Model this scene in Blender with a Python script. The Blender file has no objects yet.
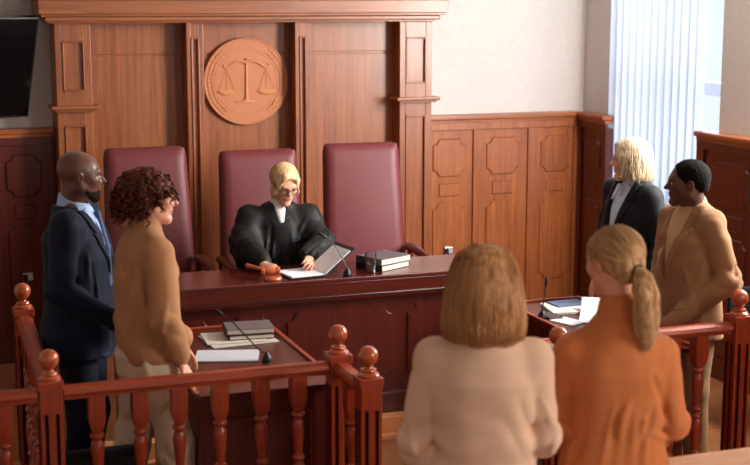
import bpy, bmesh, math, random
import numpy as np
from mathutils import Vector, Matrix, Euler
PI = math.pi
SC = bpy.context.scene
COL = SC.collection
random.seed(7)

# ------------------------------------------------------------------ camera
cam_d = bpy.data.cameras.new('camera'); cam = bpy.data.objects.new('camera', cam_d); COL.objects.link(cam)
cam.location = (0, 0, 2.45)
cam.rotation_euler = (PI/2 - math.radians(9.7276), 0, -math.radians(19.8513))
cam_d.sensor_width = 36; cam_d.lens = 1365.0*36/750
cam_d.clip_start = .05; cam_d.clip_end = 80
cam_d.dof.use_dof = True; cam_d.dof.focus_distance = 7.6; cam_d.dof.aperture_fstop = 2.6
SC.camera = cam

# ------------------------------------------------------------------ daylight, exposure
SC.view_settings.view_transform = 'Standard'; SC.view_settings.look = 'None'
SC.view_settings.gamma = 1.0; SC.view_settings.use_curve_mapping = False
SC.view_settings.exposure = -0.12
w = bpy.data.worlds.new('sky'); SC.world = w; w.use_nodes = True
w.node_tree.nodes['Background'].inputs[0].default_value = (.80, .88, 1, 1)
w.node_tree.nodes['Background'].inputs[1].default_value = 1.2

def area(name, loc, target, sx, sy, power, col):
    l = bpy.data.lights.new(name, 'AREA'); l.shape = 'RECTANGLE'; l.size = sx; l.size_y = sy
    l.energy = power; l.color = col
    o = bpy.data.objects.new(name, l); COL.objects.link(o); o.location = loc
    o.rotation_euler = (Vector(target)-Vector(loc)).to_track_quat('-Z', 'Y').to_euler()
    return o
DAY = (.86, .93, 1.0)
area('window_daylight', (5.75, 8.1, 2.2), (4.0, 8.1, 1.8), 2.2, 2.8, 76, DAY)      # behind the blinds
area('window_daylight', (5.60, 5.80, 2.45), (4.6, 8.4, 1.4), 1.5, 1.9, 700, (1, .98, .93))       # unseen side windows nearer the camera, added to brighten back wall and front figures
area('window_daylight', (5.55, 1.2, 2.45), (2.0, 3.0, 1.2), 1.5, 1.8, 270, (1, .90, .80))
area('window_daylight', (0.4, -2.9, 2.3), (1.5, 4.0, 1.2), 1.5, 2.2, 20, (1, .80, .62))       # windows behind the camera
area('window_daylight', (3.0, -2.9, 2.3), (2.2, 4.0, 1.2), 1.5, 2.2, 20, (1, .80, .62))

# ------------------------------------------------------------------ materials
def srgb(r, g, b):
    f = lambda c: (c/255/12.92) if c/255 <= .04045 else ((c/255+.055)/1.055)**2.4
    return (f(r), f(g), f(b), 1)
MC = {}
def nodes(m):
    m.use_nodes = True; nt = m.node_tree; return nt, nt.nodes['Principled BSDF']
def plain(name, col, rough=.5, metal=0, spec=.5, coat=0, trans=0, sheen=0):
    if name in MC: return MC[name]
    m = bpy.data.materials.new(name); nt, p = nodes(m)
    tc = nt.nodes.new('ShaderNodeTexCoord'); n = nt.nodes.new('ShaderNodeTexNoise')
    n.inputs['Scale'].default_value = 35; n.inputs['Detail'].default_value = 3
    nt.links.new(tc.outputs['Object'], n.inputs['Vector'])
    mx = nt.nodes.new('ShaderNodeMix'); mx.data_type = 'RGBA'
    mx.inputs[6].default_value = tuple(c*.9 for c in col[:3])+(1,); mx.inputs[7].default_value = tuple(min(1, c*1.08) for c in col[:3])+(1,)
    nt.links.new(n.outputs['Fac'], mx.inputs[0]); nt.links.new(mx.outputs[2], p.inputs['Base Color'])
    p.inputs['Roughness'].default_value = rough; p.inputs['Metallic'].default_value = metal
    p.inputs['Specular IOR Level'].default_value = spec; p.inputs['Coat Weight'].default_value = coat
    p.inputs['Coat Roughness'].default_value = .12
    p.inputs['Transmission Weight'].default_value = trans
    p.inputs['Sheen Weight'].default_value = sheen
    MC[name] = m; return m
def wood(name, c1, c2, rough=.35, axis='Z', scale=1.0, coat=.3, bump=.06):
    """varnished timber, grain along one axis of the object"""
    if name in MC: return MC[name]
    m = bpy.data.materials.new(name); nt, p = nodes(m); L = nt.links.new
    tc = nt.nodes.new('ShaderNodeTexCoord'); mp = nt.nodes.new('ShaderNodeMapping')
    s = {'X': (.7, 14, 14), 'Y': (14, .7, 14), 'Z': (14, 14, .7)}[axis]
    mp.inputs['Scale'].default_value = tuple(k*scale for k in s)
    L(tc.outputs['Object'], mp.inputs['Vector'])
    n = nt.nodes.new('ShaderNodeTexNoise'); n.inputs['Scale'].default_value = 2.2; n.inputs['Detail'].default_value = 8
    n.inputs['Distortion'].default_value = .5
    L(mp.outputs['Vector'], n.inputs['Vector'])
    n2 = nt.nodes.new('ShaderNodeTexNoise'); n2.inputs['Scale'].default_value = 12; n2.inputs['Detail'].default_value = 4
    L(mp.outputs['Vector'], n2.inputs['Vector'])
    ad = nt.nodes.new('ShaderNodeMix'); ad.inputs[0].default_value = .4
    L(n.outputs['Fac'], ad.inputs[2]); L(n2.outputs['Fac'], ad.inputs[3])
    r = nt.nodes.new('ShaderNodeValToRGB'); r.color_ramp.elements[0].position = .34; r.color_ramp.elements[1].position = .66
    r.color_ramp.elements[0].color = c1; r.color_ramp.elements[1].color = c2
    L(ad.outputs[0], r.inputs['Fac']); L(r.outputs['Color'], p.inputs['Base Color'])
    b = nt.nodes.new('ShaderNodeBump'); b.inputs['Strength'].default_value = bump; b.inputs['Distance'].default_value = .01
    L(ad.outputs[0], b.inputs['Height']); L(b.outputs['Normal'], p.inputs['Normal'])
    p.inputs['Roughness'].default_value = rough; p.inputs['Coat Weight'].default_value = coat; p.inputs['Coat Roughness'].default_value = .18
    MC[name] = m; return m
def cloth(name, col, rough=.85, weave=420, bump=.15, sheen=.0, var=.12, spec=.2, fold=.55, fs=5.5):
    if name in MC: return MC[name]
    m = bpy.data.materials.new(name); nt, p = nodes(m); L = nt.links.new
    tc = nt.nodes.new('ShaderNodeTexCoord')
    n = nt.nodes.new('ShaderNodeTexNoise'); n.inputs['Scale'].default_value = weave; n.inputs['Detail'].default_value = 2
    L(tc.outputs['Object'], n.inputs['Vector'])
    n2 = nt.nodes.new('ShaderNodeTexNoise'); n2.inputs['Scale'].default_value = 9; n2.inputs['Detail'].default_value = 3
    L(tc.outputs['Object'], n2.inputs['Vector'])
    mx = nt.nodes.new('ShaderNodeMix'); mx.data_type = 'RGBA'
    mx.inputs[6].default_value = tuple(c*(1-var) for c in col[:3])+(1,); mx.inputs[7].default_value = tuple(min(1, c*(1+var)) for c in col[:3])+(1,)
    L(n2.outputs['Fac'], mx.inputs[0]); L(mx.outputs[2], p.inputs['Base Color'])
    b = nt.nodes.new('ShaderNodeBump'); b.inputs['Strength'].default_value = bump; b.inputs['Distance'].default_value = .003
    if fold:
        mp = nt.nodes.new('ShaderNodeMapping'); mp.inputs['Scale'].default_value = (1, 1, .55); mp.inputs['Rotation'].default_value = (.3, .5, 0); L(tc.outputs['Object'], mp.inputs['Vector'])
        n3 = nt.nodes.new('ShaderNodeTexNoise'); n3.noise_type = 'RIDGED_MULTIFRACTAL'; n3.inputs['Scale'].default_value = fs; n3.inputs['Detail'].default_value = 1.2; n3.inputs['Distortion'].default_value = .6
        L(mp.outputs['Vector'], n3.inputs['Vector'])
        b2 = nt.nodes.new('ShaderNodeBump'); b2.inputs['Strength'].default_value = fold; b2.inputs['Distance'].default_value = .008
        L(n3.outputs['Fac'], b2.inputs['Height']); L(b2.outputs['Normal'], b.inputs['Normal'])
    L(n.outputs['Fac'], b.inputs['Height']); L(b.outputs['Normal'], p.inputs['Normal'])
    p.inputs['Roughness'].default_value = rough; p.inputs['Sheen Weight'].default_value = sheen*.2
    p.inputs['Specular IOR Level'].default_value = spec
    MC[name] = m; return m
def hairmat(name, c1, c2, vec=(70, 70, 5), rough=.6):
    if name in MC: return MC[name]
    m = bpy.data.materials.new(name); nt, p = nodes(m); L = nt.links.new
    tc = nt.nodes.new('ShaderNodeTexCoord'); mp = nt.nodes.new('ShaderNodeMapping'); mp.inputs['Scale'].default_value = vec
    L(tc.outputs['Object'], mp.inputs['Vector'])
    n = nt.nodes.new('ShaderNodeTexNoise'); n.inputs['Scale'].default_value = 1; n.inputs['Detail'].default_value = 5
    L(mp.outputs['Vector'], n.inputs['Vector'])
    r = nt.nodes.new('ShaderNodeValToRGB'); r.color_ramp.elements[0].position = .36; r.color_ramp.elements[1].position = .64
    r.color_ramp.elements[0].color = c1; r.color_ramp.elements[1].color = c2
    L(n.outputs['Fac'], r.inputs['Fac']); L(r.outputs['Color'], p.inputs['Base Color'])
    b = nt.nodes.new('ShaderNodeBump'); b.inputs['Strength'].default_value = .5; b.inputs['Distance'].default_value = .004
    L(n.outputs['Fac'], b.inputs['Height']); L(b.outputs['Normal'], p.inputs['Normal'])
    p.inputs['Roughness'].default_value = rough; p.inputs['Specular IOR Level'].default_value = .18
    MC[name] = m; return m

# ------------------------------------------------------------------ mesh helpers
def box(bm, x0, x1, y0, y1, z0, z1, bev=0, seg=2):
    r = bmesh.ops.create_cube(bm, size=1)
    vs = r['verts']
    bmesh.ops.scale(bm, vec=(abs(x1-x0), abs(y1-y0), abs(z1-z0)), verts=vs)
    bmesh.ops.translate(bm, vec=((x0+x1)/2, (y0+y1)/2, (z0+z1)/2), verts=vs)
    if bev:
        es = list({e for v in vs for e in v.link_edges})
        bmesh.ops.bevel(bm, geom=es, offset=bev, segments=seg, affect='EDGES', profile=.6)
    return vs
def tbox(bm, M, sx, sy, sz, bev=0, seg=2):
    """box of a size under a matrix"""
    b2 = bmesh.new(); box(b2, -sx/2, sx/2, -sy/2, sy/2, -sz/2, sz/2, bev, seg)
    b2.transform(M); join(bm, b2)
def join(bm, b2):
    me = bpy.data.meshes.new('t'); b2.to_mesh(me); b2.free(); bm.from_mesh(me); bpy.data.meshes.remove(me)
def lathe(bm, prof, cx=0, cy=0, seg=24, M=None):
    """profile [(r, z)] spun about z"""
    rings = []
    for r, z in prof:
        ring = []
        for k in range(seg):
            a = 2*PI*k/seg; v = Vector((cx+r*math.cos(a), cy+r*math.sin(a), z))
            ring.append(bm.verts.new(M @ v if M else v))
        rings.append(ring)
    for a, b in zip(rings, rings[1:]):
        for k in range(seg):
            bm.faces.new((a[k], a[(k+1) % seg], b[(k+1) % seg], b[k]))
    if prof[0][0] > 1e-5: bm.faces.new(list(reversed(rings[0])))
    if prof[-1][0] > 1e-5: bm.faces.new(rings[-1])
def tube(bm, pts, r, seg=8, caps=True):
    pts = [Vector(p) for p in pts]; rs = r if isinstance(r, (list, tuple)) else [r]*len(pts)
    n = None; rings = []
    for i, p in enumerate(pts):
        t = (pts[min(i+1, len(pts)-1)]-pts[max(i-1, 0)]).normalized()
        if n is None:
            n = t.orthogonal().normalized()
        n = (n - t*n.dot(t)).normalized(); b = t.cross(n)
        rings.append([bm.verts.new(p+(n*math.cos(2*PI*k/seg)+b*math.sin(2*PI*k/seg))*rs[i]) for k in range(seg)])
    for a, b in zip(rings, rings[1:]):
        for k in range(seg):
            bm.faces.new((a[k], a[(k+1) % seg], b[(k+1) % seg], b[k]))
    if caps:
        bm.faces.new(list(reversed(rings[0]))); bm.faces.new(rings[-1])
def sphere(bm, c, r, seg=20, M=None):
    if not isinstance(r, (tuple, list)): r = (r, r, r)
    mt = Matrix.Translation(c) @ (M if M else Matrix.Identity(4)) @ Matrix.Diagonal((*r, 1))
    bmesh.ops.create_uvsphere(bm, u_segments=seg, v_segments=seg//2+2, radius=1, matrix=mt)
def prism(bm, poly, f, h, inset=0):
    """poly of 2D points lifted by f(u, v, w); base at w=0, top at w=h pulled in by inset"""
    n = len(poly)
    cx = sum(p[0] for p in poly)/n; cy = sum(p[1] for p in poly)/n
    top = []
    for i in range(n):
        a = Vector(poly[i-1]); b = Vector(poly[i]); c = Vector(poly[(i+1) % n])
        e1 = (b-a).normalized(); e2 = (c-b).normalized()
        nn = Vector((-(e1.y+e2.y), e1.x+e2.x))
        nn = nn.normalized() if nn.length > 1e-6 else Vector((-e1.y, e1.x))
        top.append(b+nn*inset)
    va = [bm.verts.new(f(p[0], p[1], 0)) for p in poly]; vb = [bm.verts.new(f(p[0], p[1], h)) for p in top]
    for i in range(n):
        j = (i+1) % n; bm.faces.new((va[i], va[j], vb[j], vb[i]))
    bm.faces.new(vb); bm.faces.new(list(reversed(va)))
def notch(x0, x1, z0, z1, r, seg=5, corners=(1, 1, 1, 1)):
    """rectangle with scooped corners (bl, br, tr, tl), counter-clockwise"""
    pts = []
    for (cx, cz, a0), on in zip(((x0, z0, 90), (x1, z0, 180), (x1, z1, 270), (x0, z1, 360)), corners):
        if not on: pts.append((cx, cz)); continue
        q = []
        for k in range(seg+1):
            a = math.radians(a0-90*k/seg)
            q.append((cx+r*math.cos(a), cz+r*math.sin(a)))
        pts += q
    return pts
def finish(bm, smooth=False, ang=35):
    bmesh.ops.recalc_face_normals(bm, faces=bm.faces)
    if smooth:
        for f in bm.faces: f.smooth = True
        for e in bm.edges:
            if len(e.link_faces) == 2 and e.calc_face_angle(0) > math.radians(ang): e.smooth = False
def obj(name, bm, m, parent=None, smooth=False, ang=35):
    finish(bm, smooth, ang)
    me = bpy.data.meshes.new(name); bm.to_mesh(me); bm.free()
    me.materials.append(m)
    o = bpy.data.objects.new(name, me); COL.objects.link(o)
    if parent is not None: o.parent = parent
    return o
def tag(o, label=None, cat=None, group=None, kind=None):
    if label: o['label'] = label
    if cat: o['category'] = cat
    if group: o['group'] = group
    if kind: o['kind'] = kind
    return o
def thing(name, label, cat, loc=(0, 0, 0), rz=0, group=None):
    o = bpy.data.objects.new(name, None); COL.objects.link(o); o.empty_display_size = .1
    o.location = loc; o.rotation_euler = (0, 0, rz)
    return tag(o, label, cat, group)
def struct(name, bm, m, smooth=False):
    return tag(obj(name, bm, m, None, smooth), kind='structure')
def copy_tree(o, parent=None):
    c = o.copy(); COL.objects.link(c)
    if parent is not None: c.parent = parent
    for ch in list(o.children): copy_tree(ch, c)
    return c
B = bmesh.new
# ================================================================== THE ROOM
oak1, oak2 = srgb(122, 60, 26), srgb(170, 96, 46)
W_PANEL = wood('panel_wood_vertical', oak1, oak2, .40, 'Z', coat=.12)
W_PANELH = wood('panel_wood_horizontal', oak1, oak2, .40, 'X', coat=.12)
W_PANELY = wood('panel_wood_side', oak1, oak2, .40, 'Y', coat=.12)
W_BACK = wood('shaded_backdrop_wood', srgb(110, 55, 27), srgb(154, 86, 45), .40, 'Z', coat=.12)  # panel wood made darker, with the backdrop's dimmer light put into its colour
W_BACKH = wood('shaded_backdrop_wood_horizontal', srgb(110, 55, 27), srgb(154, 86, 45), .40, 'X', coat=.12)
W_DARK = wood('mahogany_vertical', srgb(66, 18, 13), srgb(94, 31, 20), .32, 'Z')
W_DARKH = wood('mahogany_horizontal', srgb(66, 19, 13), srgb(96, 33, 21), .24, 'X', coat=.3)
W_RAIL = wood('cherry_vertical', srgb(132, 44, 22), srgb(168, 66, 32), .32, 'Z', coat=.3)
W_RAILH = wood('cherry_horizontal', srgb(138, 48, 24), srgb(174, 74, 36), .34, 'X', coat=.25)
W_RAILY = wood('cherry_deep', srgb(132, 44, 22), srgb(168, 66, 32), .25, 'Y', coat=.5)
W_BALL = wood('cherry_turned', srgb(156, 66, 32), srgb(190, 92, 48), .2, 'X', coat=.6)
W_TABLE = wood('light_table_wood', srgb(206, 134, 80), srgb(228, 160, 104), .35, 'X')
PAINT = plain('wall_paint', srgb(204, 197, 192), .9)
CEIL = plain('ceiling_paint', srgb(225, 220, 214), .95)
BLACK = plain('black_plastic', srgb(16, 16, 17), .4)
PAPER = plain('paper', srgb(232, 234, 240), .8)
CHROME = plain('brushed_steel', srgb(190, 188, 184), .25, 1)

def floor_mat():
    m = bpy.data.materials.new('parquet'); nt, p = nodes(m); L = nt.links.new
    tc = nt.nodes.new('ShaderNodeTexCoord'); br = nt.nodes.new('ShaderNodeTexBrick')
    br.inputs['Scale'].default_value = 1; br.inputs['Brick Width'].default_value = 1.4; br.inputs['Row Height'].default_value = .12
    br.inputs['Mortar Size'].default_value = .0025; br.inputs['Mortar Smooth'].default_value = .2
    br.inputs['Color1'].default_value = srgb(150, 92, 54); br.inputs['Color2'].default_value = srgb(170, 110, 68); br.inputs['Mortar'].default_value = srgb(80, 42, 26)
    L(tc.outputs['Object'], br.inputs['Vector'])
    mp = nt.nodes.new('ShaderNodeMapping'); mp.inputs['Scale'].default_value = (1.5, 22, 22); L(tc.outputs['Object'], mp.inputs['Vector'])
    n = nt.nodes.new('ShaderNodeTexNoise'); n.inputs['Scale'].default_value = 2; n.inputs['Detail'].default_value = 6; L(mp.outputs['Vector'], n.inputs['Vector'])
    mx = nt.nodes.new('ShaderNodeMix'); mx.data_type = 'RGBA'; mx.blend_type = 'MULTIPLY'; mx.inputs[0].default_value = .45
    L(br.outputs['Color'], mx.inputs[6]); L(n.outputs['Color'], mx.inputs[7]); L(mx.outputs[2], p.inputs['Base Color'])
    p.inputs['Roughness'].default_value = .35
    return m
X0, X1, Y0, Y1, ZC = -2.6, 5.13, -2.5, 9.44, 3.7
b = B(); box(b, X0-.3, X1+.3, Y0-.3, Y1+.3, -.1, 0); struct('floor', b, floor_mat())
b = B(); box(b, X0-.3, X1+.3, Y0-.3, Y1+.3, ZC, ZC+.1); struct('ceiling', b, CEIL)
b = B(); box(b, X0-.3, X1+.3, Y1, Y1+.3, 0, ZC); struct('wall_back', b, PAINT)
b = B(); box(b, X0-.3, X0, Y0, Y1, 0, ZC); struct('wall_left', b, PAINT)
WIN = [(7.60, 8.98), (5.1, 6.6), (.45, 1.95)]; WZ0, WZ1 = .86, 3.3  # only the first is in view; the others are added for light
b = B(); ys = [Y0]+[v for a in sorted(WIN) for v in a]+[Y1]
for i in range(0, len(ys), 2): box(b, X1, X1+.3, ys[i], ys[i+1], 0, ZC)
WZ = {7.60: WZ0}   # the other two windows start above the wainscot
for a, c in WIN: box(b, X1, X1+.3, a, c, 0, WZ.get(a, 1.62)); box(b, X1, X1+.3, a, c, WZ1, ZC)
struct('wall_right', b, PAINT)
FW = [(-.35, 1.15), (2.25, 3.75)]; xs_ = [X0-.3]+[v for a in FW for v in a]+[X1+.3]
b = B()
for i in range(0, len(xs_), 2): box(b, xs_[i], xs_[i+1], Y0-.3, Y0, 0, ZC)
for a, c in FW: box(b, a, c, Y0-.3, Y0, 0, .9); box(b, a, c, Y0-.3, Y0, WZ1, ZC)
struct('wall_front', b, PAINT)

def glassmat():
    m = bpy.data.materials.new('window_glass'); nt, p = nodes(m); L = nt.links.new
    nt.nodes.remove(p); t = nt.nodes.new('ShaderNodeBsdfTransparent'); g = nt.nodes.new('ShaderNodeBsdfGlossy'); g.inputs['Roughness'].default_value = .02
    lw = nt.nodes.new('ShaderNodeLayerWeight'); lw.inputs['Blend'].default_value = .25; fr = nt.nodes.new('ShaderNodeMath'); fr.operation = 'MULTIPLY'; fr.inputs[1].default_value = .3
    L(lw.outputs['Facing'], fr.inputs[0])
    mx = nt.nodes.new('ShaderNodeMixShader'); L(fr.outputs[0], mx.inputs[0]); L(t.outputs[0], mx.inputs[1]); L(g.outputs[0], mx.inputs[2])
    L(mx.outputs[0], nt.nodes['Material Output'].inputs['Surface']); return m
GLASS = glassmat(); UPVC = plain('white_window_frame', srgb(214, 220, 228), .4)
def window(n, a, c, side='R'):
    b = B(); g = B(); z0 = WZ.get(a, 1.62) if side == 'R' else .9
    def bx(bm, u0, u1, v0, v1, z0_, z1_):
        if side == 'R': box(bm, X1+v0, X1+v1, u0, u1, z0_, z1_, .004 if v1-v0 > .01 else 0)
        else: box(bm, u0, u1, Y0-v1, Y0-v0, z0_, z1_, .004 if v1-v0 > .01 else 0)
    t = .06; m = (a+c)/2
    bx(b, a, a+t, .16, .23, z0, WZ1); bx(b, c-t, c, .16, .23, z0, WZ1)
    bx(b, a+t, c-t, .16, .23, z0, z0+t); bx(b, a+t, c-t, .16, .23, WZ1-t, WZ1)
    bx(b, m-.04, m+.04, .16, .23, z0+t, WZ1-t)
    for q0, q1 in ((a+t, m-.04), (m+.04, c-t)): bx(b, q0, q1, .165, .225, 1.80, 1.89)
    bx(g, a+t, c-t, .19, .196, z0+t, WZ1-t)
    f = struct('window_%d' % n, b, UPVC)
    o = obj('pane', g, GLASS, f); return f
for i, (a, c) in enumerate(WIN): window(i+1, a, c)
for i, (a, c) in enumerate(FW): window(i+4, a, c, 'F')
b = B(); box(b, X1-.04, X1+.16, 7.58, 9.0, .83, .86, .005); struct('trim_1', b, plain('sill_white', srgb(225, 222, 218), .4))

# vertical blinds in front of the window beside the bench
def blindmat():
    m = bpy.data.materials.new('blind_fabric'); nt, p = nodes(m); L = nt.links.new
    nt.nodes.remove(p); d = nt.nodes.new('ShaderNodeBsdfDiffuse'); t = nt.nodes.new('ShaderNodeBsdfTranslucent')
    d.inputs[0].default_value = srgb(222, 226, 236); t.inputs[0].default_value = srgb(214, 224, 240)
    mx = nt.nodes.new('ShaderNodeMixShader'); mx.inputs[0].default_value = .5
    L(d.outputs[0], mx.inputs[1]); L(t.outputs[0], mx.inputs[2]); L(mx.outputs[0], nt.nodes['Material Output'].inputs['Surface']); return m
BL = blindmat()
bl = thing('vertical_blinds', 'pale vertical slat blinds hanging over the tall window behind the blonde woman in black', 'blinds', (5.11, 8.4, WZ0))
n = 13
slat = B()
pts = [(-.0635+.127*k/6, .010*math.sin(PI*k/6)) for k in range(7)]
lo = [slat.verts.new((u, v, .02)) for u, v in pts]; hi = [slat.verts.new((u, v, 2.36)) for u, v in pts]
for k in range(6): slat.faces.new((lo[k], lo[k+1], hi[k+1], hi[k]))
s0 = obj('slat', slat, BL, bl, True)
ya, yb = 7.80-8.4, 8.95-8.4
for k in range(n):
    s = s0 if k == 0 else s0.copy()
    if k: COL.objects.link(s); s.parent = bl
    s.location = (-.01, ya+(yb-ya)*k/(n-1), 0); s.rotation_euler = (0, 0, math.radians(85+random.uniform(-2, 2)))
b = B(); box(b, -.02, .015, 7.6-8.4, 9.0-8.4, 2.37, 2.41, .004); obj('head_rail', b, UPVC, bl)

# wainscot ----------------------------------------------------------
def wains(bm, x0, x1, f, panels, z1=1.5, octr=.045):
    """panel zone between x0..x1 already carries a backing; raised pieces along f(u, z, w)"""
    for a, c in panels:
        w_ = c-a
        for z0, z2, cn, ins in ((1.135, 1.42, (1, 1, 1, 1), 0), (.985, 1.085, None, .05), (.30, .94, (1, 1, 1, 1), 0)):
            u0, u1 = a+.0+ins, c-ins
            poly = notch(u0, u1, z0, z2, octr, 5, cn) if cn else [(u0, z0), (u1, z0), (u1, z2), (u0, z2)]
            prism(bm, poly, f, .011, .010)
def wainscot(num, x0, x1, stiles, panels, m=W_PANEL, axis='X', at=9.34, top=1.595):
    b = B()
    if axis == 'X': f = lambda u, v, w: Vector((u, at+.012-w, v)); bx = lambda u0, u1, d0, d1, z0, z1, bv=0: box(b, u0, u1, at+d0, at+d1, z0, z1, bv)
    else: f = lambda u, v, w: Vector((at+.012-w, u, v)); bx = lambda u0, u1, d0, d1, z0, z1, bv=0: box(b, at+d0, at+d1, u0, u1, z0, z1, bv)
    bx(x0, x1, .012, .095, 0, 1.5)
    for s0_, s1_ in stiles: bx(s0_, s1_, -.006, .012, .14, 1.484, .003)
    bx(x0, x1, -.008, .012, 1.484, 1.535, .003)
    bx(x0, x1, -.016, .012, 0, .14, .005)
    wains(b, x0, x1, f, panels)
    o = struct('trim_%d' % num, b, m)
    b = B()
    bx(x0, x1, -.012, .095, 1.535, 1.56, .004); bx(x0, x1, -.035, .095, 1.56, 1.595, .010)
    c = obj('cap_moulding', b, W_PANELH if axis == 'X' else W_PANELY, o)
    return o
wainscot(2, 3.735, 5.035, [(3.735, 3.80), (4.156, 4.20), (4.61, 4.665), (5.0, 5.035)], [(3.83, 4.097), (4.266, 4.541), (4.72, 4.975)])
wainscot(3, -2.6, 1.08, [(-2.6, -2.5), (-1.9, -1.84), (-1.24, -1.18), (-.58, -.52), (.06, .12), (.66, .70), (1.04, 1.08)],
         [(.754, .99), (.17, .6), (-.46, 0), (-1.1, -.64), (-1.76, -1.3)], m=W_DARK)  # dark wood here puts the shade of the left side into the colour
wainscot(4, 8.90, 9.34, [(8.90, 8.95), (9.29, 9.34)], [(9.0, 9.24)], m=W_DARK, axis='Y', at=5.035)
wainscot(5, -2.5, 7.70, [(7.62, 7.70), (6.95, 7.03), (6.3, 6.38), (5.6, 5.68), (4.9, 4.98), (4.2, 4.28), (3.4, 3.48), (2.6, 2.68)],
         [(7.12, 7.52), (6.46, 6.86), (5.76, 6.2), (5.06, 5.5), (4.36, 4.8), (3.56, 4.1), (2.76, 3.3)], m=W_DARK, axis='Y', at=5.035)

# wall sockets
def socket(x, z, label):
    t = thing('wall_socket', label, 'socket', (x, 9.325, z))
    b = B(); box(b, -.035, .035, 0, .016, -.03, .03, .005); obj('cover_plate', b, CHROME, t)
    b = B(); box(b, -.033, -.006, -.012, 0, -.024, .024, .004); obj('switch', b, BLACK, t)
    b = B(); box(b, -.002, .031, -.006, 0, -.02, .02, .003); obj('rocker', b, plain('grey_plastic', srgb(170, 172, 178), .4), t)
socket(3.958, .575, 'small steel wall socket on the light wood panel right of the bench')
socket(.868, .587, 'small steel wall socket on the dark panel at far left')

# carved wooden backdrop behind the bench ----------------------------
bd = thing('wall_panelling', 'tall brown wooden backdrop with cornice and pilasters behind the judge', 'wall panelling', (2.4, 9.3, 0))
def BX(b, x0, x1, y0, y1, z0, z1, bv=.003): box(b, x0-2.4, x1-2.4, y0-9.3, y1-9.3, z0, z1, bv)
b = B(); BX(b, 1.12, 3.70, 9.30, 9.43, 0, 2.30)
obj('back_board', b, W_BACK, bd)
for x0, x1 in ((1.30, 1.96), (2.06, 2.72), (2.82, 3.50)):
    b = B(); BX(b, x0, x1, 9.288, 9.31, .0, 2.062); obj('lower_panel', b, W_BACK, bd)
    b = B(); BX(b, x0, x1, 9.288, 9.31, 2.080, 2.29); obj('upper_panel', b, W_BACK, bd)
def pilaster(x0, x1, wide):
    b = B(); e = .045 if wide else .03
    BX(b, x0, x1, 9.165, 9.30 if not wide else 9.43, 0, 2.29, .002)
    # raised frame leaving a sunk field
    rows = [(1.85, 2.175), (.4, 1.62)] if wide else [(.4, 2.19)]
    zs = [0]+[v for r_ in sorted(rows) for v in r_]+[2.29]
    BX(b, x0, x0+e, 9.15, 9.165, 0, 2.29); BX(b, x1-e, x1, 9.15, 9.165, 0, 2.29)
    for i in range(0, len(zs), 2): BX(b, x0+e, x1-e, 9.15, 9.165, zs[i], zs[i+1])
    p = obj('pilaster', b, W_BACK, bd)
    b = B()
    for z0, z1 in rows:
        a0, a1 = x0+e, x1-e
        for (u0, u1, v0, v1) in ((a0, a0+.010, z0, z1), (a1-.010, a1, z0, z1), (a0, a1, z0, z0+.010), (a0, a1, z1-.010, z1)):
            BX(b, u0, u1, 9.142, 9.166, v0, v1, .003)
    obj('bead', b, W_BACK, p)
    if wide:
        b = B(); BX(b, x0-.02, x1+.02, 9.10, 9.30 if x0 < 2 else 9.30, 1.715, 1.732, .004); BX(b, x0-.045, x1+.04, 9.075, 9.30, 1.732, 1.755, .006)
        obj('ledge', b, W_BACKH, p)
pilaster(1.085, 1.316, True); pilaster(3.492, 3.737, True); pilaster(1.954, 2.07, False); pilaster(2.716, 2.825, False)
b = B()
BX(b, 1.04, 3.74, 9.10, 9.43, 2.29, 2.305); BX(b, 1.018, 3.765, 9.06, 9.43, 2.303, 2.335, .008); BX(b, .99, 3.785, 9.02, 9.43, 2.335, 2.352, .004)
BX(b, .974, 3.80, 9.00, 9.43, 2.352, 2.44, .003); BX(b, .95, 3.83, 8.97, 9.43, 2.44, 2.455, .004); BX(b, .92, 3.86, 8.93, 9.43, 2.455, 2.50, .012); BX(b, .90, 3.88, 8.90, 9.43, 2.50, 2.53, .006)
obj('cornice', b, W_BACKH, bd)

# round plaque with scales ------------------------------------------
CL = plain('copper_wood', srgb(176, 106, 64), .55); CL2 = plain('copper_relief', srgb(196, 126, 80), .5)
pq = thing('wall_plaque', 'round terracotta coloured plaque with scales of justice on the wooden backdrop', 'plaque', (2.392, 9.27, 1.882))
R90 = Matrix.Rotation(PI/2, 4, 'X')
b = B(); lathe(b, [(0.0, -.01), (.300, -.01), (.303, .012), (.298, .018), (.292, .018), (.288, .015), (0, .015)][1:], seg=96, M=R90)
obj('disc', b, CL, pq, True)
b = B()
for rr in (.222,):
    tube(b, [(rr*math.cos(2*PI*k/96), -.016, rr*math.sin(2*PI*k/96)) for k in range(97)], .0022, 6)
obj('ring', b, CL2, pq, True)
for s in (-1, 1):
    b = B()
    for k in range(17):
        for q, rr in ((-1, .243), (1, .272)):
            a = math.radians(-52+104*k/16)
            c = Vector((s*rr*math.cos(a), -.017, rr*math.sin(a)))
            an = math.atan2(math.cos(a), -s*math.sin(a)) if s > 0 else math.atan2(math.cos(a), math.sin(a))
            M = Matrix.Rotation(-(an+(-.45 if q*s > 0 else .45)), 4, 'Y')
            sphere(b, c, (.0155, .0035, .0048), 8, M)
    obj('laurel_branch', b, CL, pq, True)
b = B()
tube(b, [(0, -.018, -.125), (0, -.018, .14)], [.012, .0065], 10); sphere(b, (0, -.02, .155), .009, 12); sphere(b, (0, -.02, .125), .011, 12)
box(b, -.075, .075, -.026, -.012, -.142, -.134, .003); box(b, -.022, .022, -.028, -.012, -.134, -.122, .004)
obj('scale_post', b, CL2, pq, True)
b = B()
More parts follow.
